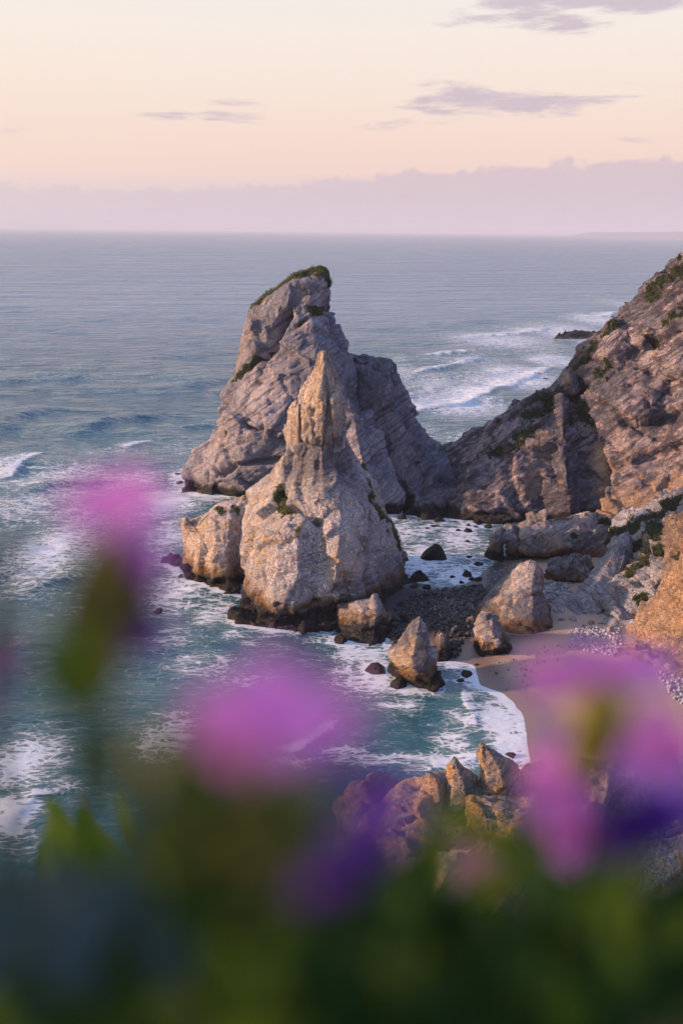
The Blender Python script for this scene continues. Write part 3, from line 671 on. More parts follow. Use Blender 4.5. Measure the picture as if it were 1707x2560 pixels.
for k, rws in enumerate([
    [[(576, 1522, (1.7,)), (598, 1546, (1.9,)), (645, 1560, (1.8,)), (700, 1566, (1.9,)), (757, 1567, (1.8,)), (829, 1560, (1.9,)), (868, 1544, (2.0,))],
     [(573, 1530), (590, 1561), (640, 1575), (700, 1581), (757, 1583), (829, 1577), (872, 1560)]],
    [[(416, 1398, (1.2,)), (442, 1412, (1.5,)), (478, 1438, (1.6,)), (540, 1462, (1.7,)), (600, 1470, (1.8,))],
     [(407, 1404), (434, 1427), (471, 1454), (540, 1476), (600, 1484)]]]):
    rock('wet_ledge', rws, m_wet, res=0.35, back=8, amp=0.9, layer=1.0, cell=2.0, stretch=(1, 1, 1), seed=20+k, parent=gig, zdrop=0)

rock('crag', [
    [(732, 1004, 270.5), (739, 998, 269.5), (748, 1000, 269.5), (756, 1007, 270.5)],
    [(718, 1030, 271.5), (730, 1032, 267), (746, 1034, 265.5), (764, 1032, 269)],
    [(712, 1075, 272), (728, 1080, 267), (746, 1084, 265.5), (766, 1080, 268)],
    [(714, 1112, 274), (732, 1122, 269), (750, 1126, 267.5), (768, 1122, 269)]],
    m_gig, res=0.25, back=5, amp=0.4, strata=(-0.15, 0.25, 0.9), layer=2.0, cell=2.6, stretch=(0.7, 0.7, 1.5), seed=14, parent=gig, bottom=41, foam=False, stain=[([(735, 1010, 268), (735, 1080, 267)], 6, 0.6)])
rock('crag', [
    [(783, 931, 269.5), (788, 922, 268.5), (793, 926, 268), (797, 936, 268.5)],
    [(769, 962, 270), (781, 965, 266), (795, 966, 264.5), (806, 962, 267)],
    [(757, 1000, 270), (775, 1006, 265), (795, 1008, 262.8), (812, 1002, 266)],
    [(750, 1045, 270), (772, 1050, 264), (794, 1052, 261.5), (814, 1046, 265)]],
    m_gig, res=0.25, back=5, amp=0.5, strata=(-0.15, 0.25, 0.9), layer=2.0, cell=2.2, stretch=(0.7, 0.7, 1.5), seed=16, parent=gig, bottom=47, foam=False, stain=[([(785, 940, 267), (780, 1020, 264)], 6, 0.65)])
rock('crag', [
    [(824, 968, 268), (831, 960, 267), (838, 962, 267), (844, 972, 268)],
    [(818, 1000, 266), (830, 1002, 262), (846, 1000, 262.5), (858, 1005, 268)],
    [(816, 1040, 265), (832, 1046, 260.5), (850, 1042, 261.5), (867, 1035, 269)],
    [(818, 1080, 265), (834, 1090, 261.5), (850, 1088, 263), (861, 1078, 270)],
    [(822, 1110, 267), (834, 1118, 264), (848, 1116, 266), (858, 1106, 271)]],
    m_gig, res=0.25, back=5, amp=0.4, strata=(-0.15, 0.25, 0.9), layer=2.0, cell=2.6, stretch=(0.7, 0.7, 1.5), seed=15, parent=gig, bottom=42, foam=False, stain=[([(835, 980, 266), (840, 1050, 262)], 5, 0.55)], band=[([(830, 1100, 264), (850, 1105, 267)], 2.5, 0.9)])  # band carries the painted neck shade onto this crag

# right-hand cliff: column pairs skyline -> foot, with a bulge (negative = towards the camera)
colsC = [((1085, 1128, 388), (1085, 1298, 346), 0), ((1124, 1138, 381), (1120, 1300, 345), -1), ((1189, 1088, 379), (1175, 1302, 344), -5), ((1239, 1043, 380), (1235, 1306, 342), -3),
         ((1289, 1007, 380), (1290, 1309, 341), -7), ((1352, 988, 381), (1345, 1312, 340), -5), ((1395, 942, 382), (1432, 1314, 337), -10), ((1416, 918, 384), (1478, 1316, 338), 3),
         ((1446, 864, 385), (1525, 1318, 336), -5), ((1541, 790, 384), (1590, 1322, 332), -7), ((1604, 723, 381), (1660, 1326, 328), -4), ((1676, 655, 378), (1740, 1332, 322), -6),
         ((1765, 590, 374), (1850, 1340, 314), -3), ((2000, 560, 352), (2150, 1360, 292), -6), ((2600, 545, 312), (2750, 1420, 245), -4)]
rowsC = []
for f in (0, 0.14, 0.3, 0.46, 0.62, 0.8, 1.0):
    row = []
    for (a, b, bul) in colsC:
        Y = a[2]+(b[2]-a[2])*f**0.9+bul*math.sin(math.pi*min(1, f*1.05))*1.0
        row.append((a[0]+(b[0]-a[0])*f, a[1]+(b[1]-a[1])*f, Y))
    rowsC.append(row)
cliff = rock('sea_cliff', rowsC, m_cliff, res=0.62, back=[50, 60, 70, 80, 90, 95, 100], zdrop=0.75, amp=1.7, strata=(-0.62, 0.12, 0.75), layer=5.0, cell=7.5, stretch=(1.2, 0.9, 0.7), seed=3, layamp=1.3,
    carve=[([(1425, 960, 376), (1440, 1030, 366), (1458, 1110, 356), (1472, 1200, 346)], 3.2, 6.0), ([(1365, 1010, 372), (1420, 985, 372), (1500, 930, 372), (1600, 860, 365), (1720, 800, 355)], 2.0, 3.0),
           ([(1280, 1250, 344), (1275, 1200, 350), (1262, 1150, 358)], 3.0, 3.0), ([(1480, 1180, 348), (1560, 1160, 345), (1650, 1130, 340), (1740, 1100, 335)], 2.4, 2.6)],
    veg=[([(1415, 925, 380), (1450, 905, 380), (1500, 860, 380), (1540, 820, 380)], 3.2, 0.95), ([(1400, 965, 376), (1440, 985, 373), (1452, 1040, 368)], 4.5, 0.95), ([(1330, 1020, 374), (1365, 1000, 376)], 5.5, 0.9),
         ([(1500, 940, 370), (1535, 925, 370)], 5.0, 0.85), ([(1620, 740, 376), (1660, 700, 374), (1710, 650, 372), (1740, 620, 372)], 4.5, 0.9), ([(1600, 820, 366), (1660, 785, 364), (1740, 760, 360)], 3.5, 0.85), ([(1620, 840, 364), (1625, 850, 363)], 4, 0.8),
         ([(1240, 1130, 365), (1300, 1100, 363), (1330, 1060, 366)], 6, 0.6), ([(1460, 1060, 362), (1450, 1000, 368)], 3, 0.8), ([(1680, 700, 370), (1707, 690, 370)], 3, 0.7)],
    stain=[([(1470, 1130, 354), (1485, 1190, 348), (1480, 1215, 345)], 4.0, 0.95), ([(1490, 1190, 348), (1560, 1160, 345), (1620, 1120, 345), (1680, 1070, 345)], 3.0, 0.75), ([(1540, 1275, 338), (1620, 1260, 334), (1707, 1230, 330)], 7, 0.95),
           ([(1340, 1080, 362), (1340, 1150, 352), (1330, 1220, 346)], 4, 0.5), ([(1420, 935, 380), (1450, 870, 382)], 5, 0.5)],
    band=[([(1380, 1250, 340), (1440, 1240, 340)], 8, 0.5)],
    label='high stratified cliff rising off the right edge behind the cove', cat='cliff')
sc_ = rock('rocky_slope', [
    [(1530, 1318, 296), (1570, 1298, 292), (1620, 1278, 288), (1662, 1262, 282), (1720, 1235, 276), (1850, 1180, 265)],
    [(1535, 1380, 272), (1580, 1372, 266), (1620, 1362, 262), (1662, 1352, 259), (1720, 1335, 256), (1850, 1300, 250)],
    [(1496, 1470, 258), (1540, 1462, 252), (1580, 1452, 249), (1630, 1442, 247), (1700, 1432, 246), (1850, 1400, 244)],
    [(1462, 1520, 252), (1505, 1525, 246), (1560, 1520, 243), (1620, 1515, 242), (1700, 1510, 241), (1850, 1500, 240)],
    [(1442, 1556, (2.5,)), (1490, 1572, (2.5,)), (1540, 1582, (2.5,)), (1600, 1582, (2.5,)), (1700, 1582, (2.5,)), (1850, 1582, (2.5,))]],
    m_slab, res=0.4, back=20, amp=0.8, layer=2.5, cell=4, seed=31, bottom=0, foam=False,
    veg=[([(1545, 1330, 288), (1590, 1320, 284), (1640, 1310, 280), (1690, 1280, 280)], 6.5, 0.9), ([(1640, 1330, 270), (1640, 1400, 258), (1600, 1430, 254)], 5.5, 1.0), ([(1530, 1440, 256), (1545, 1400, 262), (1560, 1370, 268)], 4.5, 0.95), ([(1600, 1505, 244), (1615, 1500, 243)], 2.6, 0.9)],
    stain=[([(1590, 1350, 270), (1625, 1350, 264)], 6, 0.9), ([(1560, 1420, 256), (1580, 1400, 258)], 4, 0.8), ([(1570, 1560, 244), (1600, 1570, 243)], 4, 0.5)],
    label='scrubby gully slope between the leaning slab and the orange cliff', cat='slope')
rock('leaning_slab', [
    [(1550, 1338, 271), (1562, 1331, 270), (1572, 1335, 270), (1580, 1350, 272)],
    [(1505, 1390, 265), (1535, 1380, 261), (1562, 1390, 260.5), (1580, 1415, 264)],
    [(1460, 1450, 259), (1500, 1442, 254), (1540, 1454, 252.5), (1560, 1486, 256)],
    [(1422, 1500, 254), (1465, 1498, 248.5), (1508, 1513, 247), (1530, 1540, 250)],
    [(1398, 1534, 250.5), (1435, 1541, 246), (1475, 1557, 244.5), (1497, 1570, 246.5)],
    [(1386, 1552, (2.2,)), (1415, 1565, (2.2,)), (1455, 1575, (2.2,)), (1487, 1578, (2.2,))]],
    m_slab, res=0.3, back=4, amp=0.42, strata=(0.75, 0.2, 0.6), layer=1.5, cell=3.5, stretch=(0.8, 0.8, 1.6), seed=33, zdrop=0.5, bottom=0, foam=False,
    band=[([(1556, 1380, 263), (1530, 1460, 256), (1490, 1525, 249)], 2.6, 0.7)], veg=[([(1425, 1472, 254), (1432, 1478, 253)], 1.6, 0.95)],  # band paints the slab's shaded right side darker
    label='long grey slab leaning diagonally above the pale pebbles', cat='rock')
rock('orange_cliff', [
    [(1690, 1292, 242), (1712, 1270, 239), (1745, 1240, 236), (1790, 1205, 232), (1880, 1150, 225), (2150, 1100, 212)],
    [(1672, 1370, 239), (1700, 1372, 232), (1740, 1362, 228), (1800, 1350, 222), (1900, 1330, 215), (2180, 1300, 202)],
    [(1656, 1460, 237), (1690, 1462, 229), (1740, 1452, 224), (1800, 1440, 216), (1900, 1430, 208), (2200, 1400, 195)],
    [(1602, 1530, 237), (1650, 1540, 228), (1720, 1542, 220), (1800, 1540, 211), (1900, 1540, 203), (2200, 1540, 189)],
    [(1552, 1590, 235), (1610, 1610, 226), (1700, 1622, 217), (1800, 1640, 205), (1900, 1650, 197), (2200, 1660, 184)],
    [(1538, 1632, (2.6,)), (1600, 1662, (2.8,)), (1695, 1682, (3,)), (1800, 1722, (3,)), (1900, 1742, (3,)), (2200, 1785, (3,))]],
    m_ocliff, res=0.34, back=25, amp=0.85, layer=2.2, cell=3.6, stretch=(1, 1, 0.8), seed=35, zdrop=0.5, bottom=0, foam=False,
    veg=[([(1608, 1510, 239), (1618, 1520, 236)], 2.0, 0.8), ([(1680, 1380, 236), (1684, 1400, 236)], 2, 0.6)],
    stain=[([(1580, 1590, 230), (1650, 1560, 228), (1700, 1450, 228)], 8, 0.6)], band=[([(1690, 1640, 216), (1707, 1670, 214)], 3.5, 0.6)],
    label='rough orange-brown cliff foot at the right edge of the sandy beach', cat='cliff')
rock('outcrop', [
    [(1263, 1317, 303), (1289, 1313, 302.5), (1318, 1298, 302), (1361, 1284, 302), (1410, 1285, 303), (1451, 1284, 304), (1487, 1278, 305), (1540, 1312, 309)],
    [(1264, 1350, 300), (1290, 1342, 297), (1320, 1333, 296), (1365, 1330, 295), (1415, 1325, 297), (1455, 1325, 299), (1495, 1325, 300), (1552, 1345, 305)],
    [(1268, 1382, 299), (1292, 1376, 296), (1325, 1378, 293.5), (1370, 1377, 293), (1420, 1370, 294), (1460, 1368, 296), (1500, 1368, 298), (1560, 1374, 303)],
    [(1270, 1402), (1295, 1405), (1330, 1407), (1375, 1404), (1425, 1402, (1,)), (1470, 1402, (1.5,)), (1510, 1402, (2,)), (1570, 1402, (2,))]],
    m_boul, res=0.36, back=10, amp=0.75, strata=(-0.65, 0.2, 0.7), layer=2.2, cell=4.0, seed=41,
    carve=[([(1292, 1315, 301), (1294, 1350, 297), (1292, 1400, 297)], 0.9, 2.2), ([(1310, 1400, 296), (1370, 1395, 295), (1430, 1388, 296)], 1.6, 1.6)], veg=[([(1520, 1300, 304), (1545, 1330, 304)], 3.5, 0.8), ([(1430, 1335, 297), (1436, 1340, 297)], 1.6, 0.7)],
    stain=[([(1400, 1390, 296), (1380, 1370, 294)], 4, 0.6)],
    label='long rugged outcrop at the back of the cove, below the cliff', cat='rock')
rock('rock_pillar', [
    [(1237, 1320, 300.5), (1244, 1316, 300), (1253, 1317, 300), (1260, 1322, 301)],
    [(1222, 1345, 300.5), (1235, 1340, 298), (1250, 1340, 298), (1261, 1346, 301)],
    [(1223, 1363, 300.5), (1235, 1363, 298.5), (1248, 1363, 299), (1257, 1366, 301)],
    [(1214, 1385, 301.5), (1230, 1388, 299), (1246, 1388, 299), (1258, 1388, 301)],
    [(1209, 1391), (1228, 1400), (1245, 1402), (1258, 1398)]],
    m_boul, res=0.25, back=4, amp=0.4, layer=1.8, cell=3, seed=43, label='lone small pillar rock at the seaward end of the long outcrop', cat='rock')
rock('rubble_boulder', [
    [(1374, 1402, 277), (1400, 1387, 277), (1430, 1381, 277.5), (1455, 1387, 278.5), (1478, 1402, 281)],
    [(1361, 1426, 275), (1395, 1420, 272), (1430, 1418, 272), (1462, 1426, 274), (1488, 1442, 277)],
    [(1359, 1446, (2,)), (1390, 1459, (2,)), (1430, 1461, (2,)), (1462, 1463, (2,)), (1492, 1466, (2,))]],
    m_boul, res=0.25, back=5, amp=0.5, layer=1.2, cell=1.5, stretch=(1, 1, 1), seed=45, bottom=0.5, foam=False, label='lumpy rounded boulder under the long outcrop, above the pale pebbles', cat='boulder')
rock('tilted_block', [
    [(1280, 1424, 253), (1300, 1408, 250), (1325, 1399, 248.5), (1340, 1403, 248.5), (1353, 1421, 250), (1356, 1432, 253)],
    [(1226, 1476, 251), (1260, 1466, 247), (1295, 1461, 245), (1330, 1459, 244), (1351, 1465, 246), (1357, 1478, 251)],
    [(1191, 1521, 248), (1235, 1519, 243), (1285, 1511, 240), (1330, 1506, 239.5), (1361, 1511, 242), (1368, 1522, 248)],
    [(1163, 1562, 245), (1215, 1566, 240), (1275, 1561, 237), (1330, 1559, 236.5), (1374, 1560, 239), (1381, 1566, 244)],
    [(1157, 1597, (0.4,)), (1210, 1610, (0.4,)), (1275, 1607, (0.5,)), (1330, 1605, (0.7,)), (1381, 1601, (0.8,)), (1390, 1592, (0.9,))]],
    m_boul, res=0.3, back=9, amp=0.5, strata=(-0.35, 0.5, 0.8), layer=3.2, cell=5.0, seed=48, zdrop=0.1, mix=0.15, fine=0.8, foam=False, bottom=-1,
    carve=[([(1190, 1512, 247), (1240, 1508, 243), (1290, 1488, 241), (1335, 1482, 241), (1352, 1490, 244)], 0.8, 1.5), ([(1275, 1600, 236), (1330, 1598, 236), (1380, 1592, 238)], 0.9, 1.3)],
    veg=[([(1215, 1512, 245), (1250, 1505, 242), (1290, 1486, 241), (1340, 1482, 241)], 0.9, 0.8)], band=[([(1280, 1604, 235), (1380, 1597, 237)], 1.2, 0.9)],
    label='large tilted pale block with a dark diagonal crack, at the head of the sand', cat='boulder')
rock('pale_boulder', [
    [(1206, 1536, 228), (1216, 1531, 227), (1228, 1533, 227), (1240, 1546, 228), (1246, 1554, 230)],
    [(1189, 1557, 228), (1205, 1560, 225), (1230, 1562, 224), (1250, 1570, 225), (1262, 1586, 229)],
    [(1187, 1590, 227), (1205, 1600, 223), (1235, 1605, 222), (1262, 1606, 223.5), (1277, 1616, 228)],
    [(1187, 1626, (0.4,)), (1195, 1643, (0.2,)), (1235, 1648, (0.2,)), (1272, 1643, (0.4,)), (1282, 1627, (0.6,))]],
    m_boul, res=0.2, back=5, amp=0.5, layer=2, cell=2.6, seed=49, mix=0.2, bottom=-1, foam=False, label='pale round-topped boulder with a dark wet foot, on the edge of the sand', cat='boulder')
rock('pyramid_boulder', [
    [(1030, 1557, 215), (1040, 1546, 214), (1049, 1541, 213.5), (1057, 1551, 213.5), (1062, 1563, 216)],
    [(996, 1601, 214), (1015, 1599, 210), (1040, 1598, 208), (1062, 1600, 209), (1074, 1606, 214)],
    [(969, 1628, 213), (990, 1636, 209), (1030, 1641, 206), (1068, 1641, 207), (1083, 1641, 213)],
    [(979, 1660, 212), (1000, 1671, 208.5), (1035, 1681, 205), (1075, 1686, 205.5), (1092, 1676, 212)],
    [(979, 1680), (1000, 1700), (1040, 1721), (1085, 1729), (1107, 1714)]],
    m_boul, res=0.2, back=5, amp=0.5, strata=(-0.6, 0.4, 0.7), layer=1.6, cell=2.6, seed=51, mix=0.15, stain=[([(1000, 1640, 209), (1040, 1630, 206), (1010, 1690, 206)], 3, 0.8)],
    band=[([(1040, 1550, 214), (1000, 1603, 211)], 1.8, 0.8)],
    label='pointed pyramid boulder standing in the surf beside the beach', cat='boulder')
rock('dark_boulder', [
    [(1096, 1584, 226), (1101, 1580, 225.5), (1105, 1581, 225.5), (1111, 1591, 227)],
    [(1084, 1612, 226), (1098, 1613, 223), (1112, 1613, 223), (1126, 1622, 226)],
    [(1078, 1644), (1096, 1655), (1118, 1655), (1135, 1645)]],
    m_boul, res=0.2, back=4, amp=0.35, layer=1.5, cell=2.2, seed=53, label='small dark pointed boulder just behind the pyramid boulder', cat='boulder')
# jagged ridge of the near headland
ridge = rock('jagged_ridge', [
    [(848, 1997, 84), (920, 1974, 83), (1000, 1952, 82), (1060, 1992, 80), (1130, 1992, 80), (1210, 1975, 80), (1330, 1935, 82), (1500, 1905, 84), (1760, 1860, 88), (2100, 1800, 92)],
    [(835, 2060, 80), (920, 2040, 77), (1000, 2025, 76), (1060, 2045, 74), (1130, 2052, 74), (1210, 2045, 75), (1330, 2015, 76), (1500, 1995, 78), (1800, 1960, 82), (2150, 1900, 86)],
    [(830, 2160, 75), (920, 2150, 71), (1000, 2140, 70), (1060, 2150, 69), (1130, 2160, 69), (1210, 2150, 70), (1330, 2120, 71), (1500, 2100, 73), (1800, 2060, 77), (2200, 2000, 80)],
    [(820, 2400, 66), (920, 2400, 62), (1000, 2400, 60), (1060, 2400, 60), (1130, 2400, 60), (1210, 2400, 60), (1330, 2400, 62), (1500, 2400, 64), (1800, 2400, 68), (2250, 2400, 70)]],
    m_near, res=0.22, back=[6, 9, 14, 20], amp=0.55, strata=(-0.6, 0.2, 0.7), layer=1.4, cell=2.4, seed=61, zdrop=1.1, foam=False,
    stain=[([(1060, 2010, 77), (1130, 2030, 75), (1090, 2100, 71)], 2.6, 0.7), ([(860, 2000, 83), (960, 1975, 82), (1040, 2000, 80)], 2, 0.4)],
    label='jagged orange and grey ridge of the near headland below the flowers', cat='rock ridge')
for k, rws in enumerate([
    [[(1200, 1864, 80.6), (1205, 1859, 80.3), (1212, 1863, 80.2), (1220, 1868, 80.6)], [(1192, 1882, 80.6), (1202, 1884, 79.8), (1225, 1882, 79.6), (1248, 1884, 80.6)],
     [(1201, 1925, 80.4), (1215, 1925, 79.2), (1250, 1922, 79), (1292, 1912, 80.6)], [(1196, 1985, 79.6), (1215, 1990, 78.4), (1260, 1990, 78.2), (1310, 1975, 79.8)], [(1192, 2060, 78.6), (1215, 2060, 77), (1260, 2060, 76.8), (1320, 2050, 79)]],
    [[(1133, 1900, 80.2), (1138, 1896, 79.9), (1143, 1900, 79.9), (1148, 1906, 80.2)], [(1115, 1918, 80.1), (1128, 1922, 79.2), (1146, 1922, 79), (1165, 1920, 80)],
     [(1117, 1945, 79.8), (1130, 1952, 78.6), (1160, 1955, 78.4), (1192, 1943, 79.8)], [(1110, 2000, 79), (1130, 2005, 77.8), (1165, 2005, 77.6), (1205, 1995, 79)], [(1100, 2060, 78), (1130, 2060, 76.6), (1165, 2060, 76.4), (1210, 2060, 78)]],
    [[(1066, 1936, 80), (1073, 1932, 79.7), (1084, 1935, 79.7), (1092, 1942, 80)], [(1058, 1966, 79.8), (1072, 1968, 78.8), (1095, 1966, 78.6), (1120, 1960, 79.8)],
     [(1040, 2005, 79.4), (1070, 2010, 78), (1100, 2010, 77.8), (1130, 2000, 79.4)], [(1025, 2060, 78.6), (1070, 2065, 76.6), (1105, 2065, 76.4), (1140, 2060, 78.6)]]]):
    rock('pinnacle', rws, m_near, res=0.1, back=1.6, amp=0.11, strata=(-0.7, 0.2, 0.6), layer=0.6, cell=1.0, stretch=(0.7, 0.7, 1.3), seed=63+k, parent=ridge, bottom=40, foam=False, mix=0.08,
         stain=[([(1118, 1915, 80), (1128, 1925, 79.5)], 0.7, 1.0), ([(1195, 1880, 80), (1198, 1890, 80)], 0.4, 0.7), ([(1065, 1975, 79), (1075, 2010, 78)], 1.2, 0.7)])

# far reef rocks and the hazy headland on the horizon
rock('reef', [[(1408, 836, 1010), (1440, 829, 1010), (1465, 830, 1012), (1490, 832, 1015)], [(1390, 847), (1430, 849), (1470, 850), (1500, 850)]],
     m_wet, res=1.6, back=25, amp=1.6, layer=3, cell=6, seed=71, bottom=-3, zdrop=0, label='low dark reef in the far surf beside the cliff skyline', cat='reef')
hx = np.linspace(6600, 30000, 200); hy = np.linspace(29500, 32500, 14)
HX, HY = np.meshgrid(hx, hy)
hp = np.stack([HX.ravel(), HY.ravel(), 0*HX.ravel()], 1)
hz = (100+120*sstep(HX.ravel(), 6600, 12000)+50*fbm(hp*0.0005, 4, 90))*sstep(HX.ravel(), 6600, 7600)*sstep(HY.ravel(), 29500, 30300)*(1-sstep(HY.ravel(), 31800, 32500))-4
m_far, t, out = new_mat('far_land')
t.put(out.inputs[0], t.node('ShaderNodeBsdfPrincipled', {'Base Color': (0.2, 0.19, 0.19), 'Roughness': 0.95}).outputs[0])
hd = mesh_np('distant_headland', np.stack([HX.ravel(), HY.ravel(), hz], 1), sheet_faces(*HX.shape), m_far)
tag(hd, 'faint hazy headland low on the horizon at the right', 'headland', kind='structure')

# ------------------------------------------------------------------ boulders in the surf and on the cobble bar
def blob_mesh(name, n=3, seed=0, flat=0.6, rough=0.35):
    import bmesh
    bm = bmesh.new(); bmesh.ops.create_icosphere(bm, subdivisions=n, radius=1.0)
    V = np.array([v_.co[:] for v_ in bm.verts])
    F = np.array([[w.index for w in f.verts] for f in bm.faces]); bm.free()
    F1, F2, hid = worley(V*1.1+seed*7.1, seed)
    d = 1+rough*(0.8*fbm(V*1.3+seed*3.7, 3, seed)+0.9*(hid-0.5)*sstep(F2-F1, 0, 0.2)-0.25*np.exp(-(F2-F1)/0.08))
    V = V*d[:, None]
    rr = np.random.default_rng(seed*13+5)
    for _ in range(14):
        nn = rr.normal(size=3); nn /= np.linalg.norm(nn); nn[2] = abs(nn[2]); cut = 0.5+0.3*rr.random()
        V = V-np.maximum(0, V @ nn-cut)[:, None]*nn*0.94
    V = V*np.array([1.15, 0.95, flat*1.2])
    return V, F
boul_me = []
for k in range(5):
    V, F = blob_mesh('b', 4, k+1, 0.6, 0.75)
    o = mesh_np('surf_boulder', V, F, m_wet, smooth=False); boul_me.append(o.data); bpy.data.objects.remove(o)
BOUL = [ # px, py, half width px, height factor, label
    (1086, 1398, 42, 0.95, 'largest low black rock awash in the middle of the cove'), (1048, 1450, 29, 0.9, 'dark rock awash against the foot of the spired stack'),
    (1166, 1437, 14, 1.2, 'dark pointed rock in the cove surf near the cobble bar'), (1172, 1392, 8, 0.9, 'small black rock between the cove\'s largest rock and the pillar'),
    (1195, 1410, 15, 0.6, 'flat dark rock in the foam below the lone pillar'), (1170, 1354, 8, 0.8, 'small isolated dark rock midway up the cove water'),
    (1168, 1329, 14, 0.9, 'rounded black rock nearest left of the lone pillar, far side of the cove'), (1145, 1327, 10, 0.7, 'flat black rock at the left of a rounded one, far side of the cove'),
    (1095, 1305, 17, 0.9, 'broad dark rock at the back of the cove below the saddle'), (1084, 1317, 14, 0.6, 'flat dark rock in front of the broad one below the saddle'), (1068, 1322, 10, 0.6, 'leftmost small flat rock of the group below the saddle'),
    (1004, 1298, 14, 1.2, 'dark domed rock beside the right flank of the spired stack, back of the cove'), (1138, 1295, 14, 1.0, 'dark boulder at the foot of the cliff, centre of the back of the cove'),
    (1170, 1315, 9, 1.0, 'small dark boulder just behind the rounded black rock of the cove'), (1190, 1318, 9, 0.8, 'small dark boulder midway to the cliff foot, right back of the cove'), (1220, 1319, 13, 1.0, 'dark boulder touching the cliff foot near the pillar'), (1195, 1308, 20, 0.6, 'long dark ledge rock under the cliff, right back of the cove'),
    (1130, 1440, 8, 0.5, 'tiny flat rock in the foam off the cobble bar'), (1178, 1447, 9, 1.0, 'dark boulder at the water edge of the cobble bar, second from right'), (1195, 1450, 12, 1.0, 'dark boulder at the water edge of the cobble bar, rightmost'), (1154, 1455, 7, 0.9, 'dark boulder at the water edge of the cobble bar, third from right'),
    (1034, 1474, 14, 0.7, 'dark low boulder where the cobble bar meets the spired stack'), (1066, 1474, 13, 1.0, 'dark block at the left water edge of the cobble bar'), (1252, 1404, 8, 0.6, 'small dark rock in the gap beside the lone pillar'),
    (940, 1680, 34, 0.8, 'black flat rock awash left of the pyramid boulder'), (1000, 1715, 26, 1.0, 'dark rock with water pouring over it in front of the pyramid boulder'), (852, 1606, 24, 0.9, 'dark wet rock with run-off at the foot of the pink block'),
    (1166, 1688, 18, 1.0, 'dark boulder at the edge of the wet sand'), (1152, 1703, 11, 0.8, 'smaller dark boulder beside the one at the edge of the wet sand'), (1192, 1662, 7, 0.7, 'small dark stone on the wet sand below the pale boulder'),
    (1098, 1700, 14, 1.0, 'dark rock leaning on the right foot of the pyramid boulder'), (446, 1186, 9, 0.8, 'small dark rock off the left tip of the tallest stack'), (452, 1205, 10, 0.5, 'flat dark ledge touching the left tip of the tallest stack'),
    (395, 1527, 13, 0.6, 'lone dark rock awash in the left foreground water'), (1362, 947, 9, 0.4, 'tiny far rock in the white surf behind the cliff skyline'), (1277, 1888, 14, 0.7, 'dark rock in the foam behind the jagged ridge'),
    (1005, 1522, 15, 0.8, 'dark boulder in shadow at the right foot of the spired stack'), (1010, 1560, 18, 1.0, 'brown boulder on the cobbles behind the pyramid boulder'), (1146, 1556, 9, 1.0, 'round black boulder on the cobble bar'), (1135, 1640, 16, 0.6, 'low dark rock between the small dark boulder and the pale boulder')]
def surf_boulder(px, py, hw, hf, label, mat=None, group='dark rocks awash', name='surf_boulder'):
    c = atz(px, py, 0.3)
    sc = hw/FPX*math.hypot(c[1], 100)
    o = bpy.data.objects.new(name, boul_me[random.randrange(5)])
    COL.objects.link(o)
    zb = max(0.0, float(beach_z(np.array([c[0]]), np.array([c[1]]))[0])) if 110 < c[1] < 345 and c[0] > -10 else 0.0
    o.location = (c[0], c[1]+sc*0.4, zb+sc*hf*0.15); o.rotation_euler = (random.uniform(-0.15, 0.15), random.uniform(-0.2, 0.2), random.uniform(0, 6.28))
    o.scale = (sc, sc, sc*hf*1.15)
    if mat: o.material_slots[0].link = 'OBJECT'; o.material_slots[0].material = mat
    tag(o, label, 'rock', group)
    if zb < 0.6: BASE_PTS.append(np.array([[c[0]+sc*math.cos(a), c[1]+sc*0.4+sc*0.8*math.sin(a)] for a in np.linspace(0, 6.28, 6)]))
    return o
for b in BOUL: surf_boulder(*b)
surf_boulder(1183, 1478, 13, 1.1, 'pale grey boulder on the dark cobbles beside the tilted block', m_boul, 'pale stones', 'shore_boulder')
surf_boulder(1338, 1468, 6, 1.0, 'small pale boulder behind the tilted block', m_boul, 'pale stones', 'shore_boulder')
surf_boulder(1440, 1553, 22, 1.0, 'grey boulder at the foot of the leaning slab', m_slab, 'pale stones', 'shore_boulder')
surf_boulder(1416, 1445, 9, 1.1, 'pale boulder at the foot of the lumpy rounded boulder', m_boul, 'pale stones', 'shore_boulder')
surf_boulder(1178, 1575, 16, 1.2, 'grey boulder leaning on the left of the pale round-topped boulder', m_boul, 'pale stones', 'shore_boulder')

def jumble(n, poly, smin, smax, mat, label, group, name='broken_rock'):
    xs = [p[0] for p in poly]; ys = [p[1] for p in poly]; pa = np.array(poly, float); k = 0
    while k < n:
        px, py = random.uniform(min(xs), max(xs)), random.uniform(min(ys), max(ys))
        if poly_sd(np.array([px]), np.array([py]), pa)[0] < 0: continue
        surf_boulder(px, py, random.uniform(smin, smax), random.uniform(0.8, 1.3), label, mat, group, name); k += 1
m_jum = rock_mat('broken_limestone', (0.52, 0.43, 0.40), (0.13, 0.115, 0.13), (0.52, 0.35, 0.22), cool=(0.30, 0.27, 0.275), wet_h=-9, orange_h=-9, fs=1.6)
jumble(9, [(1350, 1455), (1420, 1462), (1425, 1500), (1395, 1545), (1372, 1530)], 7, 13, m_jum, 'angular broken rock among the pale pebbles behind the tilted block', 'rocks among the pale pebbles')
jumble(9, [(1395, 1570), (1450, 1572), (1540, 1592), (1540, 1612), (1430, 1600)], 7, 13, m_jum, 'angular broken rock along the foot of the scrubby gully', 'rubble at the gully foot')

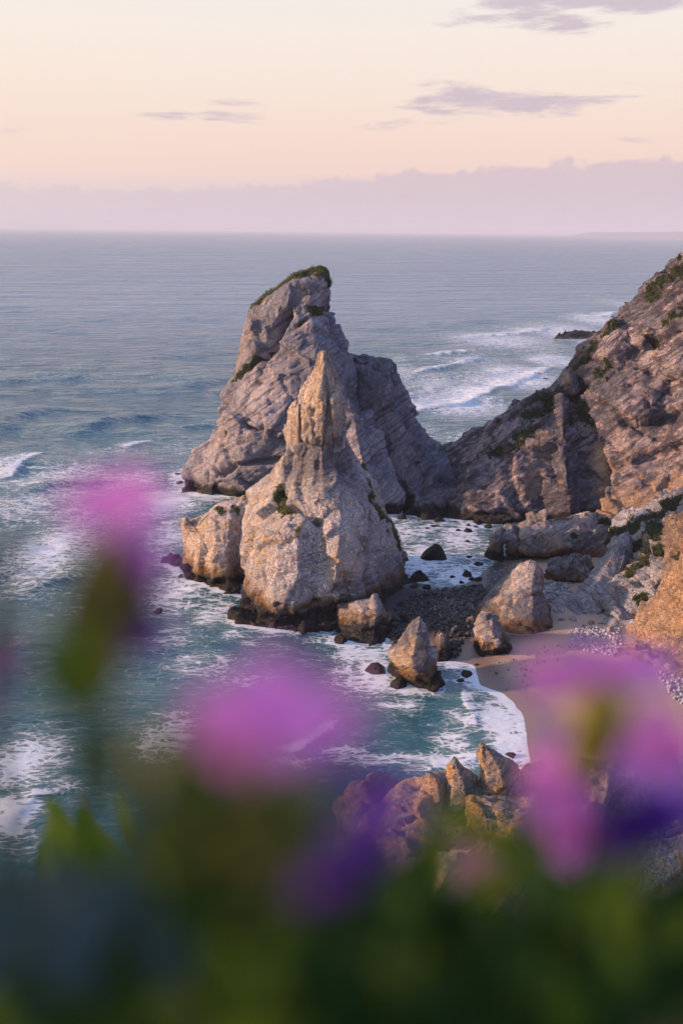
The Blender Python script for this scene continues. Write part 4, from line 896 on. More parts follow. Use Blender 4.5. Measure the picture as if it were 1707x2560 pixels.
# ------------------------------------------------------------------ pebbles (nobody could count them)
def pebbles(name, polys_px, n, smin, smax, mat, label, seed):
    r = np.random.default_rng(seed)
    base = [blob_mesh('p', 1, 40+k, 0.7, 0.3) for k in range(4)]
    Vs, Fs, off = [], [], 0
    for (poly, cnt) in zip(polys_px, n):
        pw = np.array([atz(px, py, 1.5)[:2] for px, py in poly])
        lo, hi = pw.min(0), pw.max(0); got = 0; tries = 0
        while got < cnt and tries < 60:
            tries += 1
            q = lo+(hi-lo)*r.random((cnt, 2)); ok = poly_sd(q[:, 0], q[:, 1], pw) > -0.7+1.2*r.random(cnt); q = q[ok][:cnt-got]
            if not len(q): continue
            zb = beach_z(q[:, 0], q[:, 1])
            for (x, y), zz in zip(q, zb):
                s_ = smin*(smax/smin)**(r.random()**2.2)
                V, F = base[r.integers(4)]
                a = r.random()*6.283; ca, sa = math.cos(a), math.sin(a)
                Vr = V*np.array([1, 0.7+0.4*r.random(), 0.8+0.4*r.random()])*s_
                Vr = np.stack([Vr[:, 0]*ca-Vr[:, 1]*sa, Vr[:, 0]*sa+Vr[:, 1]*ca, Vr[:, 2]], 1)+np.array([x, y, zz+s_*0.25+r.random()*s_*0.4])
                Vs.append(Vr); Fs.append(F+off); off += len(Vr)
            got += len(q)
    o = mesh_np(name, np.vstack(Vs), np.vstack(Fs), mat, smooth=False)
    tag(o, label, 'pebbles', kind='stuff'); return o
def stone_mat(name, a, b, rough=0.85):
    m, t, out = new_mat(name)
    P = t.node('ShaderNodeNewGeometry'); ri = P.outputs['Random Per Island']
    c = t.mix(ri, a, b)
    c = t.mix(t.ss(t.noise(P.outputs['Position'], 2.0, 3.0), 0.5, 0.75, 0, 0.5), c, tuple(x*0.5 for x in a))
    t.put(out.inputs[0], t.node('ShaderNodeBsdfPrincipled', {'Base Color': c, 'Roughness': rough, 'Specular IOR Level': 0.3}).outputs[0])
    return m
m_peb = stone_mat('pale_pebble', (0.27, 0.255, 0.265), (0.46, 0.43, 0.43))
m_cob = stone_mat('dark_cobble', (0.018, 0.017, 0.019), (0.085, 0.07, 0.065), 0.55)
m_gcob = stone_mat('grey_cobble', (0.06, 0.055, 0.06), (0.26, 0.24, 0.24), 0.75)
pebbles('pale_pebbles', [[(1350, 1462), (1420, 1458), (1425, 1500), (1400, 1548), (1372, 1540), (1356, 1490)], [(1425, 1590), (1470, 1578), (1545, 1590), (1548, 1640), (1530, 1655), (1470, 1640), (1420, 1615)],
                         [(1640, 1680), (1707, 1688), (1760, 1700), (1760, 1800), (1690, 1770), (1650, 1720)]], [900, 1500, 900], 0.14, 0.75, m_peb, 'drifts of pale grey rounded pebbles along the back of the beach', 1)
pebbles('dark_cobbles', [[(1010, 1500), (1080, 1470), (1150, 1458), (1205, 1455), (1215, 1480), (1180, 1530), (1165, 1590), (1135, 1640), (1060, 1560), (985, 1600), (965, 1560), (1000, 1530)]], [2600], 0.18, 1.0, m_cob, 'wet dark cobble bar joining the spired stack to the beach', 2)
pebbles('grey_cobbles', [[(1060, 1505), (1130, 1500), (1190, 1500), (1180, 1550), (1120, 1555), (1090, 1540)], [(1225, 1420), (1270, 1415), (1285, 1440), (1240, 1468), (1215, 1462)], [(1200, 1660), (1290, 1640), (1420, 1610), (1460, 1640), (1400, 1700), (1320, 1740), (1250, 1700)]], [700, 420, 110], 0.16, 0.6, m_gcob, 'grey cobbles scattered over the top of the dark cobble bar', 3)

# ================================================================== SEA SURFACE
bp_ = np.vstack(BASE_PTS)
# distance field to waterlines on a coarse raster
rx0, rx1, ry0, ry1, rs = -120.0, 140.0, 150.0, 470.0, 1.0
rgx, rgy = np.meshgrid(np.arange(rx0, rx1, rs), np.arange(ry0, ry1, rs))
segs = []
for ring in BASE_PTS:
    k = len(ring)
    for i in range(k):
        a, b = ring[i], ring[(i+1) % k]
        n_ = max(1, int(np.linalg.norm(b-a)/1.5)); segs += [a+(b-a)*j/n_ for j in range(n_)]
segs = np.array(segs)
DF = np.full(rgx.shape, 1e9)
for ch in np.array_split(segs, max(1, len(segs)//60)):
    DF = np.minimum(DF, np.sqrt(((rgx[..., None]-ch[:, 0])**2+(rgy[..., None]-ch[:, 1])**2).min(-1)))
ix = np.clip((SX-rx0)/rs, 0, rgx.shape[1]-1.001); iy = np.clip((SY-ry0)/rs, 0, rgx.shape[0]-1.001)
i0 = ix.astype(int); j0 = iy.astype(int); fx = ix-i0; fy = iy-j0
dfv = DF[j0, i0]*(1-fx)*(1-fy)+DF[j0, i0+1]*fx*(1-fy)+DF[j0+1, i0]*(1-fx)*fy+DF[j0+1, i0+1]*fx*fy
inr = (SX > rx0) & (SX < rx1) & (SY > ry0) & (SY < ry1)
rf = np.where(inr, 0.85*np.exp(-(dfv/3.2)**1.2)+0.30*np.exp(-dfv/9.0), 0)
foam = np.maximum(foam, rf*(0.75+0.5*fbm(P3*0.12, 3, 60)))
sdL = poly_sd(SX, SY, LAND)
foam = np.maximum(foam, np.where((SY < 232) & (SX > 5), 0.95*np.exp(-np.abs(np.minimum(sdL, 0))/5.0), 0))
bg = 0.16+0.16*slow+0.10*np.exp(-((SY-330)/200)**2)
foam = np.clip(np.maximum(foam, bg), 0, 1)
near_beach = np.exp(-np.maximum(-sdL, 0)/18.0)
z = z*(1-0.8*np.exp(-np.maximum(-sdL, 0)/10.0))
z = np.where(sdL > 1.5, np.minimum(z, 0.05), z)
turq = np.clip(0.35*near_beach+0.6*foam, 0, 1)

m_sea, t, out = new_mat('sea_water')
geo = t.node('ShaderNodeNewGeometry'); P = geo.outputs['Position']
fa = t.node('ShaderNodeAttribute', attribute_name='foam').outputs['Fac']
tq = t.node('ShaderNodeAttribute', attribute_name='turquoise').outputs['Fac']
dist = t.v('LENGTH', P)
wrp = t.v('ADD', P, t.v('MULTIPLY', t.v('SUBTRACT', t.node('ShaderNodeTexNoise', {'Vector': P, 'Scale': 0.09, 'Detail': 3.0}).outputs['Color'], (0.5, 0.5, 0.5)), (9.0, 5.0, 0.0)))
st1 = t.v('MULTIPLY', wrp, (0.17, 0.42, 0.1))
f1 = t.noise(st1, 1.0, 7.0, 0.66)
f2 = t.noise(t.v('MULTIPLY', wrp, (1.1, 2.4, 0.5)), 1.0, 5.0, 0.75, 0.3)
lace = t.node('ShaderNodeTexVoronoi', {'Vector': t.v('MULTIPLY', wrp, (0.38, 0.7, 0.3)), 'Scale': 1.0}, feature='DISTANCE_TO_EDGE').outputs[0]
lc = t.ss(lace, 0.22, 0.0)
fn = t.m('ADD', t.m('MULTIPLY', f1, 0.62), t.m('ADD', t.m('MULTIPLY', f2, 0.42), t.m('MULTIPLY', lc, 0.10)))     # around 0.55
fn = t.m('MULTIPLY_ADD', fn, 2.0, -0.55)
fo = t.m('ADD', fn, t.m('MULTIPLY', t.m('SUBTRACT', fa, 0.5), 0.85))
foamf = t.ss(fo, 0.50, 0.76)
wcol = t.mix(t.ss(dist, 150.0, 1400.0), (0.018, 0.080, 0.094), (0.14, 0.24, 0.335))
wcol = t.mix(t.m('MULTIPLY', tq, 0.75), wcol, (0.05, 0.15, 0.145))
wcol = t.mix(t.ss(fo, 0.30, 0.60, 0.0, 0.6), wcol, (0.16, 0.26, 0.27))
# wind ripples
w1 = t.noise(t.v('MULTIPLY', P, (0.35, 0.8, 0.5)), 1.0, 5.0, 0.62)
w2 = t.noise(t.v('MULTIPLY', P, (0.035, 0.10, 0.1)), 1.0, 5.0, 0.6)
w3 = t.noise(t.v('MULTIPLY', P, (0.004, 0.016, 0.1)), 1.0, 5.0, 0.6)
hg = t.m('ADD', t.m('MULTIPLY', w1, t.ss(dist, 200.0, 900.0, 0.3, 0.05)), t.m('ADD', t.m('MULTIPLY', w2, t.ss(dist, 250.0, 900.0, 1.0, 14.0)), t.m('MULTIPLY', w3, t.ss(dist, 600.0, 2500.0, 5.0, 100.0))))
w4 = t.noise(t.v('MULTIPLY', P, (0.0011, 0.0045, 0.1)), 1.0, 5.0, 0.62)
hg = t.m('ADD', t.m('ADD', hg, t.m('MULTIPLY', w4, t.ss(dist, 1500.0, 6000.0, 0.0, 320.0))), t.m('MULTIPLY', foamf, 0.3))
bpn = t.node('ShaderNodeBump', {'Height': hg, 'Distance': 1.0, 'Strength': 0.85})
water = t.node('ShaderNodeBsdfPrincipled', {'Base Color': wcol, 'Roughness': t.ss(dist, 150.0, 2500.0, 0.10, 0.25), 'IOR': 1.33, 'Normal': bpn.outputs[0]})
fm = t.node('ShaderNodeBsdfPrincipled', {'Base Color': (0.70, 0.715, 0.73), 'Roughness': 0.85, 'Specular IOR Level': 0.1, 'Normal': bpn.outputs[0]})
ms = t.node('ShaderNodeMixShader', {0: t.m('MULTIPLY', foamf, 0.95), 1: water.outputs[0], 2: fm.outputs[0]})
t.put(out.inputs[0], ms.outputs[0])
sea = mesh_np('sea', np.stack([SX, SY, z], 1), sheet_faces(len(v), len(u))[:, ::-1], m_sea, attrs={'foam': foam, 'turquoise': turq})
tag(sea, 'open grey-blue sea with swell and white surf', 'sea', kind='structure')

# ================================================================== SCRUB ON THE ROCKS
def leaf_mat(name, a, b, trans=0.25):
    m, t, out = new_mat(name)
    g = t.node('ShaderNodeNewGeometry'); ri = g.outputs['Random Per Island']
    c = t.mix(t.m('ADD', t.m('MULTIPLY', ri, 0.7), t.m('MULTIPLY', t.noise(g.outputs['Position'], 0.4, 3.0), 0.4)), a, b)
    d = t.node('ShaderNodeBsdfPrincipled', {'Base Color': c, 'Roughness': 0.7, 'Specular IOR Level': 0.25})
    tr = t.node('ShaderNodeBsdfTranslucent', {'Color': c})
    t.put(out.inputs[0], t.node('ShaderNodeMixShader', {0: trans, 1: d.outputs[0], 2: tr.outputs[0]}).outputs[0])
    return m
m_scrub = leaf_mat('scrub_leaf', (0.03, 0.042, 0.022), (0.10, 0.10, 0.045))
m_cap = leaf_mat('grass_leaf', (0.055, 0.07, 0.025), (0.17, 0.16, 0.05))
def scrub(name, key, which, n, size, mat, label, seed, thr=0.45, parent=None, amp_h=1.0):
    r = np.random.default_rng(seed)
    P_, N_, v_ = SURF[key][which]
    ok = np.where((v_ > thr) & (P_[:, 1] < P_[:, 1].mean()+40))[0]
    if not len(ok): return
    pick = r.choice(ok, n)
    V = []; 
    for i in pick:
        s_ = size*(0.5+r.random()*0.9)*(0.6+0.6*v_[i])
        c = P_[i]+r.normal(0, size*0.5, 3)+N_[i]*s_*0.2*amp_h+np.array([0, 0, s_*0.15])
        d1 = r.normal(0, 1, 3); d1[2] = abs(d1[2]); d1 /= np.linalg.norm(d1)
        d2 = np.cross(d1, r.normal(0, 1, 3)); d2 /= np.linalg.norm(d2)+1e-6
        V += [c-d2*s_*0.28, c+d2*s_*0.28, c+d1*s_*0.9+d2*s_*0.1]
    V = np.array(V); F = np.arange(len(V)).reshape(-1, 3)
    o = mesh_np(name, V, F, mat, smooth=False)
    tag(o, label, 'scrub', kind='stuff')
scrub('green_scrub', 'sea_stack', 0, 12000, 0.45, m_cap, 'low green scrub on the cap and ledges of the tallest sea stack', 1)
scrub('green_scrub', 'sea_stack', 1, 6000, 0.5, m_cap, 'bright green scrub in the notch of the spired sea stack', 2)
scrub('cliff_scrub', 'sea_cliff', 0, 8000, 0.8, m_scrub, 'dark green bushes along the ledges of the high right cliff', 3)
scrub('gully_scrub', 'rocky_slope', 0, 12000, 0.6, m_scrub, 'dark green scrub filling the gully beside the leaning slab', 4)

# ================================================================== CLIFF TOP UNDER THE CAMERA
gx = np.linspace(-4, 4, 90); gy = np.linspace(-3, 1.1, 60)
CX, CY = np.meshgrid(gx, gy)
def top_z(x, y):
    return 100-0.55-0.33*np.clip(y, -3, 9)-0.02*x*x*0.2+0.03*np.sin(x*5.1+y*3)+0.02*np.sin(x*11+y*9)
CZ = top_z(CX, CY)
# fold the seaward edge down to the foot of the headland
ex = []
for f in np.linspace(0.02, 1, 24):
    yy = 1.1+f*58; zz = top_z(gx, 1.1)-0.1-(top_z(gx, 1.1)+4)*f**0.8
    ex.append(np.stack([gx*(1+f*10)+0.0, np.full_like(gx, yy)+2*np.sin(gx*3+f*9)*f, zz], 1))
CV = np.vstack([np.stack([CX.ravel(), CY.ravel(), CZ.ravel()], 1)]+ex)
m_top, t, out = new_mat('clifftop_turf')
P = t.node('ShaderNodeNewGeometry').outputs['Position']
n1 = t.noise(P, 9.0, 5.0); n2 = t.noise(P, 60.0, 3.0)
c = t.mix(n1, (0.016, 0.024, 0.010), (0.04, 0.045, 0.018))
t.put(out.inputs[0], t.node('ShaderNodeBsdfPrincipled', {'Base Color': t.mix(t.ss(n2, 0.5, 0.8), c, (0.05, 0.04, 0.025)), 'Roughness': 0.95,
      'Normal': t.node('ShaderNodeBump', {'Height': n2, 'Distance': 0.02}).outputs[0]}).outputs[0])
ct = mesh_np('clifftop_ground', CV, sheet_faces(60+24, 90), m_top)
tag(ct, 'dark turf of the cliff top under the flowers', 'ground', kind='structure')

rg = np.random.default_rng(21)
nb = 16000
bx_ = rg.uniform(-2.6, 2.6, nb); by_ = rg.uniform(-0.6, 1.12, nb); bz_ = top_z(bx_, by_)
hb = rg.uniform(0.03, 0.11, nb); ab = rg.uniform(0, 6.283, nb); lb = rg.uniform(0, 0.05, nb); wb_ = rg.uniform(0.0015, 0.004, nb)
b0 = np.stack([bx_-np.sin(ab)*wb_, by_+np.cos(ab)*wb_, bz_-0.01], 1); b1 = np.stack([bx_+np.sin(ab)*wb_, by_-np.cos(ab)*wb_, bz_-0.01], 1)
b2_ = np.stack([bx_+np.cos(ab)*lb, by_+np.sin(ab)*lb, bz_+hb], 1)
gr = mesh_np('turf_grass', np.stack([b0, b1, b2_], 1).reshape(-1, 3), np.arange(nb*3).reshape(-1, 3), leaf_mat('turf_blade', (0.03, 0.05, 0.012), (0.10, 0.11, 0.035), 0.3), smooth=False)
tag(gr, 'short dark grass covering the cliff top under the flowers', 'grass', kind='stuff')

# ================================================================== FOREGROUND PLANTS
def petal_mat(name, a, b, trans=0.45):
    m, t, out = new_mat(name)
    oi = t.node('ShaderNodeObjectInfo').outputs['Random']
    c = t.mix(oi, a, b)
    d = t.node('ShaderNodeBsdfPrincipled', {'Base Color': c, 'Roughness': 0.6, 'Specular IOR Level': 0.2})
    tr = t.node('ShaderNodeBsdfTranslucent', {'Color': c})
    t.put(out.inputs[0], t.node('ShaderNodeMixShader', {0: trans, 1: d.outputs[0], 2: tr.outputs[0]}).outputs[0])
    return m
m_pink = petal_mat('pink_petal', (0.92, 0.30, 0.66), (0.86, 0.28, 0.70))
m_violet = petal_mat('violet_petal', (0.78, 0.30, 0.78), (0.72, 0.27, 0.76))
m_purple = petal_mat('purple_petal', (0.20, 0.06, 0.38), (0.17, 0.07, 0.40))
m_olive = petal_mat('olive_calyx', (0.20, 0.17, 0.035), (0.16, 0.15, 0.035), 0.3)
m_green = petal_mat('green_leaf', (0.13, 0.21, 0.02), (0.18, 0.25, 0.025), 0.45)
m_dgreen = petal_mat('dark_leaf', (0.026, 0.064, 0.013), (0.05, 0.09, 0.018), 0.4)
m_bgreen = petal_mat('bluish_leaf', (0.06, 0.105, 0.115), (0.07, 0.115, 0.13), 0.45)
m_dry = petal_mat('dry_leaf', (0.20, 0.17, 0.12), (0.17, 0.14, 0.10), 0.2)
m_peach = petal_mat('peach_petal', (0.55, 0.28, 0.25), (0.5, 0.26, 0.24), 0.4)
m_rust = petal_mat('rust_petal', (0.25, 0.07, 0.01), (0.22, 0.07, 0.02), 0.3)

def petal_data(name, w, curl, notch):
    nu, nv = 7, 5; V = []
    for i in range(nu):
        s_ = i/(nu-1)
        hw = w*(math.sin(math.pi*min(1, 0.12+0.88*s_)**0.8)**0.7)*(1-0.15*s_) if s_ < 1 else w*0.25
        for j in range(nv):
            q_ = j/(nv-1)*2-1
            V.append((q_*hw, s_-(notch*(1-abs(q_)) if s_ > 0.95 else 0), curl*s_*s_+0.12*q_*q_*hw))
    F = sheet_faces(nu, nv)
    o = mesh_np(name, V, F, None); d = o.data; bpy.data.objects.remove(o)
    return d
PET = [petal_data('petal', 0.42, -0.25, 0.12), petal_data('petal', 0.36, -0.45, 0.05)]
LEAF = [petal_data('leaf', 0.16, -0.25, -0.1), petal_data('leaf', 0.12, -0.5, -0.12), petal_data('leaf', 0.22, -0.15, -0.05)]
_dc = {}
def data_with(d, mat):
    k = (d.name, mat.name)
    if k not in _dc:
        c = d.copy(); c.materials.clear(); c.materials.append(mat); _dc[k] = c
    return _dc[k]
def orient(o, pos, direction, up, size, width=1.0):
    y = Vector(direction).normalized(); x = y.cross(Vector(up)).normalized(); z_ = x.cross(y)
    m_ = Matrix((( x.x*size*width, y.x*size, z_.x*size, pos[0]), (x.y*size*width, y.y*size, z_.y*size, pos[1]), (x.z*size*width, y.z*size, z_.z*size, pos[2]), (0, 0, 0, 1)))
    o.matrix_basis = m_
def part(name, data, mat, root, pos, direction, up, size, width=1.0, under=None):
    o = bpy.data.objects.new(name, data_with(data, mat)); COL.objects.link(o); o.parent = under or root
    p = Vector(pos)-Vector(root.location)
    orient(o, p, direction, up, size*KF*(1.3 if name == 'petal' else 1.25), width); return o
def tube(name, pts, rads, mat, root):
    V = []; k = 7; rads = [r_*KF for r_ in rads]
    for i, (p, r_) in enumerate(zip(pts, rads)):
        a = Vector(pts[max(0, i-1)]); b = Vector(pts[min(len(pts)-1, i+1)]); d = (b-a).normalized()
        x = d.cross(Vector((0.3, 1, 0.1))).normalized(); y = d.cross(x)
        for j in range(k):
            an = 2*math.pi*j/k; q_ = Vector(p)+x*math.cos(an)*r_+y*math.sin(an)*r_; V.append(q_[:])
    F = []
    for i in range(len(pts)-1):
        for j in range(k): F.append((i*k+j, i*k+(j+1) % k, (i+1)*k+(j+1) % k, (i+1)*k+j))
    o = mesh_np(name, V, F, mat, np.array(root.location)); o.parent = root; o.location = (0, 0, 0)
    return o
KF = 0.75
def fp(px, py, d): return Vector(at(px, py, d*KF))
def plant_root(name, px, py, d, label, cat, group):
    p = fp(px, py, d); e = bpy.data.objects.new(name, None); COL.objects.link(e)
    e.location = (p.x, p.y, float(top_z(p.x, p.y))); e.empty_display_size = 0.02
    tag(e, label, cat, group); return e
def stem_to(root, pts, r0, r1, mat, name='stem'):
    pts = [Vector(root.location)]+[Vector(p) for p in pts]
    n_ = len(pts); dense = []
    for i in range(n_-1):
        for k in range(4): dense.append(pts[i].lerp(pts[i+1], k/4))
    dense.append(pts[-1])
    return tube(name, [p[:] for p in dense], np.linspace(r0, r1, len(dense)), mat, root)
rp = random.Random(3)
def head(root, c, R_, mats, n, spread=1.0, up=Vector((0, -0.35, 1)), droop=0.0, under=None):
    up = up.normalized(); x = up.orthogonal().normalized(); y = up.cross(x)
    for i in range(n):
        a = 2*math.pi*i/n+rp.uniform(-0.2, 0.2)
        d = (x*math.cos(a)+y*math.sin(a))*spread+up*(0.55-droop+rp.uniform(-0.25, 0.25))
        part('petal', PET[i % 2], mats[i % len(mats)], root, c+d.normalized()*R_*0.12, d, up, R_*rp.uniform(0.85, 1.1), 1.1, under)

G = 'flowering plants at the cliff edge'
# A: left bloom
d = 0.42
A_ = plant_root('pink_flower', 190, 1900, d, 'blurred pink flower on a tall olive stalk at the left, reaching up over the sea', 'flower', G)
pA = [fp(185, 1800, d), fp(225, 1620, d), fp(262, 1480, d), fp(295, 1330, d)]
stem_to(A_, pA[:1]+[fp(205, 1700, d)], 0.002, 0.003, m_dgreen)
for (px, py, dx, dz, s_, mm) in [(200, 1740, 0.25, 1, 0.040, m_olive), (235, 1640, 0.1, 1, 0.040, m_olive), (265, 1560, 0.05, 1, 0.036, m_olive), (300, 1560, 0.1, 1, 0.034, m_olive), (230, 1560, 0.2, 1, 0.034, m_olive), (190, 1760, -0.1, 1, 0.030, m_green), (230, 1720, -0.3, 1, 0.026, m_green), (170, 1660, -0.1, -1, 0.022, m_dgreen)]:
    part('sepal', LEAF[2], mm, A_, fp(px, py, d+rp.uniform(-0.02, 0.02)), (dx, 0, dz), (0, -1, 0.1), s_*0.95, 1.7)
calA = tube('calyx', [fp(215, 1640, d)[:], fp(245, 1520, d)[:], fp(270, 1420, d)[:], fp(285, 1330, d)[:]], [0.003, 0.006, 0.006, 0.004], m_olive, A_)
head(A_, fp(290, 1275, d), 0.0175, [m_pink, m_pink, m_violet], 12, under=calA)
for (px, py, dx, dz, s_, mm) in [(330, 1330, 0.8, -0.7, 0.013, m_violet), (350, 1370, 0.5, -1, 0.014, m_violet), (300, 1350, -0.6, 0.6, 0.012, m_pink), (370, 1410, 0.1, -1, 0.012, m_violet), (330, 1500, 0.3, -1, 0.020, m_purple), (300, 1540, 0.5, -0.8, 0.018, m_purple), (350, 1560, 0.5, -0.4, 0.014, m_purple), (270, 1600, 0.8, -0.3, 0.014, m_purple)]:
    part('petal', PET[0], mm, A_, fp(px, py, d+rp.uniform(-0.01, 0.02)), (dx, 0, dz), (0, -1, 0), s_*1.15, 1.0, calA)
# left edge stalk
B_ = plant_root('budding_stalk', -10, 1950, 0.5, 'blurred grey-green stalk with a pink bud cut by the left edge', 'plant', G)
stem_to(B_, [fp(-25, 1700, .5), fp(-20, 1350, .5)], 0.004, 0.004, m_bgreen)
part('leaf', LEAF[2], m_bgreen, B_, fp(-25, 1480, .5), (0.25, 0, 1), (0, -1, 0), 0.03)
part('petal', PET[0], m_violet, B_, fp(-40, 1720, .5), (0.6, 0, 0.9), (0, -1, 0), 0.026)
part('petal', PET[0], m_pink, B_, fp(-40, 1620, .5), (0.8, 0, -0.3), (0, -1, 0), 0.02)
part('petal', PET[0], m_peach, B_, fp(-25, 1810, .5), (0.6, 0, 0.5), (0, -1, 0), 0.012)
# B: centre bloom
d = 0.30
C_ = plant_root('violet_flower', 720, 2300, d, 'blurred broad violet-pink flower in the centre, just below the spired stack', 'flower', G)
stem_to(C_, [fp(710, 2100, d), fp(690, 1850, d)], 0.0018, 0.0015, m_dgreen)
calC = tube('calyx', [fp(700, 1960, d)[:], fp(695, 1900, d)[:], fp(690, 1840, d)[:]], [0.002, 0.004, 0.003], m_olive, C_)
for (px, py, dx, dz, s_, mm) in [(470, 1790, 1, 0.1, 0.019, m_violet), (520, 1850, 1, 0.1, 0.020, m_pink), (600, 1870, 1, 0.1, 0.020, m_pink), (570, 1750, 1, 0.0, 0.019, m_violet), (660, 1730, 1, -0.1, 0.019, m_violet), (730, 1790, 1, 0.1, 0.019, m_violet), (660, 1830, 1, 0.0, 0.018, m_violet), (620, 1700, 1, 0.1, 0.015, m_violet), (770, 1760, 1, -0.2, 0.016, m_violet), (560, 1900, 1, 0.1, 0.016, m_pink), (700, 1880, 1, 0.2, 0.016, m_violet)]:
    part('petal', PET[0], mm, C_, fp(px, py, d+rp.uniform(-0.02, 0.03)), (dx, rp.uniform(-0.3, 0.3), dz), (0, -1, 0.2), s_, 0.9, calC)
for (px, py, dx, dz, s_) in [(960, 1920, -0.1, -1, 0.022), (1000, 1970, -0.3, -1, 0.020), (830, 2080, 0.3, -1, 0.024), (720, 2150, 0.6, -0.8, 0.022), (880, 2120, -0.4, -1, 0.024), (840, 1830, 0.3, -1, 0.014), (940, 2050, -0.4, -1, 0.022), (780, 2200, 0.4, -0.5, 0.022), (900, 2000, 0.1, -1, 0.02)]:
    part('petal', PET[0], m_purple, C_, fp(px, py, d+rp.uniform(0, 0.04)), (dx, 0.1, dz), (0, -1, 0.2), s_, 0.9, calC)
part('petal', PET[1], m_violet, C_, fp(985, 1960, d), (-0.2, 0, -1), (0, -1, 0), 0.013)
# C: right bloom
d = 0.52
D_ = plant_root('pink_flower', 1500, 2300, d, 'blurred ring of pink petals with a yellow-green heart at the right, over the sand', 'flower', G)
stem_to(D_, [fp(1510, 2150, d), fp(1500, 1850, d)], 0.0018, 0.0018, m_dgreen)
calD = tube('calyx', [fp(1460, 1930, d-0.07)[:], fp(1480, 1850, d-0.07)[:], fp(1505, 1770, d-0.07)[:], fp(1512, 1720, d-0.07)[:]], [0.008, 0.014, 0.015, 0.008], m_olive, D_)
part('leaf', LEAF[2], m_green, D_, fp(1470, 1930, d), (0.2, 0, 1), (0, -1, 0), 0.03)
for (px, py, dx, dz, s_, mm) in [(1370, 1750, -0.3, 1, 0.020, m_pink), (1400, 1740, 0.4, 1, 0.020, m_pink), (1440, 1710, 1, 0.5, 0.020, m_pink), (1500, 1670, 1, 0.1, 0.020, m_pink), (1580, 1680, 1, 0.1, 0.018, m_violet), (1390, 1800, 0.2, -1, 0.016, m_violet),
                                 (1590, 1900, 0.6, 1, 0.022, m_pink), (1620, 1880, 1, 0.2, 0.022, m_pink), (1640, 1820, 0.4, -1, 0.018, m_pink), (1600, 1780, 1, -0.6, 0.018, m_pink),
                                 (1350, 1990, 0.2, 1, 0.022, m_pink), (1380, 2070, 0, 1, 0.026, m_pink), (1430, 2110, -0.2, 1, 0.026, m_pink), (1450, 2160, -0.3, 1, 0.024, m_pink), (1410, 1980, -0.6, 0.5, 0.018, m_pink),
                                 (1600, 1960, -0.5, 0.6, 0.016, m_violet), (1660, 1980, 0.3, 0.8, 0.018, m_violet), (1490, 2000, -1, 0.2, 0.018, m_purple)]:
    part('petal', PET[0], mm, D_, fp(px, py, d+rp.uniform(-0.02, 0.02)), (dx, 0, dz), (0, -1, 0.2), s_*1.25, 0.95, calD)
for (px, py, dx, dz, s_) in [(1510, 2020, 0.3, -1, 0.026), (1560, 2010, 0.2, -1, 0.028), (1620, 2000, 0.1, -1, 0.028), (1690, 1960, -0.2, -1, 0.032), (1540, 2090, 0.3, -1, 0.022)]:
    part('petal', PET[0], m_purple, D_, fp(px, py, d+rp.uniform(0, 0.02)), (dx, 0, dz), (0, -1, 0.2), s_*1.25, 0.95, calD)
# small peach bud
d = 0.7
E_ = plant_root('peach_bud', 1190, 2330, d, 'small peach-pink bud with a rusty base in front of the jagged ridge', 'flower', G)
stem_to(E_, [fp(1190, 2260, d)], 0.0015, 0.0015, m_dgreen)
part('petal', PET[0], m_peach, E_, fp(1170, 2215, d), (0.05, 0, 1), (0, -1, 0), 0.032, 0.75)
part('petal', PET[0], m_peach, E_, fp(1210, 2215, d), (0.5, 0, 1), (0, -1, 0), 0.026, 0.9)
part('petal', PET[1], m_rust, E_, fp(1180, 2240, d), (1, 0, 0.1), (0, -1, 0), 0.026, 1.0)
# leafy plants
def leafy(label, px, py, d, leaves, mats, name='leafy_plant', group='low leafy plants at the cliff edge'):
    r = plant_root(name, px, py, d, label, 'plant', group)
    tops = [fp(l[0], l[1], d+(l[5] if len(l) > 5 else 0)) for l in leaves]
    mid = sum(tops, Vector())/len(tops)
    stem_to(r, [mid], 0.002, 0.0015, m_dgreen)
    for i, l in enumerate(leaves):
        part('leaf', LEAF[i % 3], mats[i % len(mats)], r, tops[i], (l[2], rp.uniform(-0.25, 0.25), l[3]), (0, -1, 0.15), l[4], 1.3)
leafy('bright green upright leaves at lower left, edged by dry blades', 180, 2330, 1.45, [(250, 2270, -0.45, 1, 0.155), (120, 2250, -0.05, 1, 0.10), (290, 2250, -0.3, 1, 0.14), (210, 2260, 0.1, 1, 0.09), (330, 2120, -0.5, 1, 0.07)], [m_green])
leafy('dry pale blades among the bright leaves at lower left', 200, 2380, 1.5, [(170, 2280, -0.1, 1, 0.12), (275, 2280, -0.35, 1, 0.14), (330, 2270, -0.4, 1, 0.15), (210, 2280, -0.3, 1, 0.11)], [m_dry])
leafy('single upright green leaf before the jagged ridge', 1075, 2330, 0.62, [(1075, 2250, 0.02, 1, 0.055), (1110, 2270, 0.5, 0.4, 0.04)], [m_green, m_dgreen])
leafy('dark green leaves in front of the jagged ridge, above the peach bud', 1250, 2330, 0.6, [(1300, 2130, -1, 0.5, 0.045), (1220, 2100, -0.5, 0.8, 0.03), (1360, 2150, -0.9, 0.2, 0.03), (1280, 2090, 0.5, 0.6, 0.02), (1330, 2220, 0.2, 1, 0.035)], [m_green, m_dgreen])
leafy('hazy dark leaves very close to the lens below the left pink flower', 250, 2380, 0.26, [(300, 2060, -0.1, 1, 0.022), (380, 2080, 0.2, 1, 0.022), (230, 1990, 0.1, 1, 0.020), (450, 2100, -0.1, 1, 0.024), (300, 1960, 0.3, 1, 0.016), (520, 2080, 0.3, 1, 0.02), (620, 2090, 0.1, 1, 0.018), (700, 2120, -0.2, 1, 0.02), (200, 1880, 0.1, 1, 0.014), (60, 1700, 0.2, 1, 0.014)], [m_dgreen, m_olive, m_dgreen])
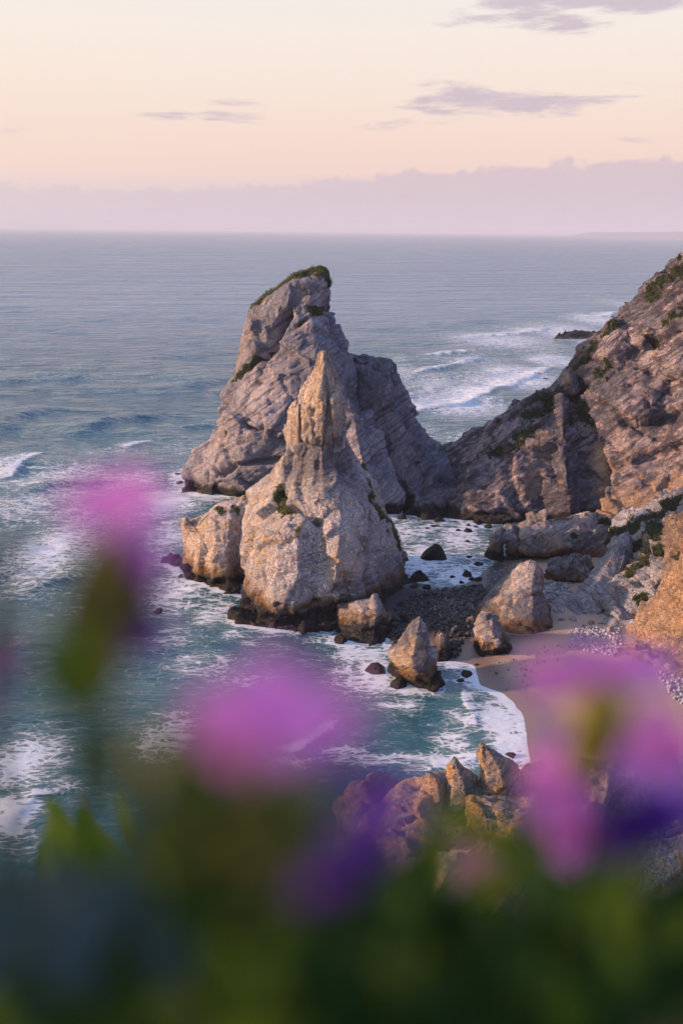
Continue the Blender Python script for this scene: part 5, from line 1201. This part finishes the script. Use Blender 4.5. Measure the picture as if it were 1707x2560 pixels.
leafy('hazy grey-green leaves very close to the lens along the left edge', 0, 2380, 0.27, [(-20, 1500, 0.15, 1, 0.022), (10, 1650, -0.1, 1, 0.020), (-30, 1800, 0.3, 1, 0.016), (0, 2230, 0.1, 1, 0.02), (60, 2260, -0.1, 1, 0.02)], [m_bgreen, m_dgreen])
SPOTS = [(60, 2350, .42, 'B', 'lower left corner'), (240, 2340, .40, 'B', 'left of the bottom, bluish'), (420, 2360, .45, 'B', 'left of centre, bluish-grey'), (600, 2220, .34, 'G', 'left of centre, olive'), (520, 2120, .34, 'G', 'above the bluish-grey clump left of centre'),
         (700, 2360, .42, 'D', 'bottom centre under the violet flower'), (880, 2420, .45, 'D', 'bottom centre right'), (1000, 2350, .48, 'D', 'below the peach bud at its left'), (1180, 2420, .5, 'D', 'straight below the peach bud'),
         (1350, 2350, .5, 'D', 'below the right pink flower, at its left'), (1530, 2320, .48, 'D', 'straight below the right pink flower'), (1680, 2380, .5, 'D', 'lower right corner'), (650, 2500, .4, 'D', 'bottom edge, left of centre'),
         (1060, 2520, .42, 'D', 'bottom edge, right of centre'), (1440, 2500, .42, 'D', 'bottom edge, towards the right'), (250, 2530, .42, 'D', 'bottom edge, towards the left'), (880, 2260, .5, 'G', 'olive leaves right under the purple petals')]
for (px, py, d, kind, where) in SPOTS:
    mm = {'B': [m_bgreen], 'G': [m_olive, m_dgreen, m_dgreen, m_green], 'D': [m_dgreen, m_dgreen, m_dgreen, m_green]}[kind]
    lv = []
    for k in range(30):
        a = rp.uniform(-1.3, 1.3)
        lv.append((px+rp.uniform(-150, 150), py+rp.uniform(-50, 190), math.sin(a), math.cos(a), rp.uniform(0.025, 0.05), rp.uniform(-0.05, 0.22)))
    leafy('blurred dark leafy clump, '+where, px, py+150, d, lv, mm)

# ================================================================== HAZE
m_hz, t, out = new_mat('haze')
t.put(out.inputs['Volume'], t.node('ShaderNodeVolumePrincipled', {'Color': (0.84, 0.87, 0.98), 'Density': 4.6e-5, 'Anisotropy': 0.0, 'Density Attribute': '', 'Temperature Attribute': '', 'Color Attribute': ''}).outputs[0])
m_hz.cycles.homogeneous_volume = True
bx = np.array([(x, y, z_) for z_ in (-6, 330) for y in (-2000, 66000) for x in (-130000, 130000)], float)
hz_ = mesh_np('haze', bx, [(0, 2, 3, 1), (4, 5, 7, 6), (0, 1, 5, 4), (2, 6, 7, 3), (0, 4, 6, 2), (1, 3, 7, 5)], m_hz, smooth=False)
tag(hz_, 'thin pale sea haze', 'haze', kind='stuff')
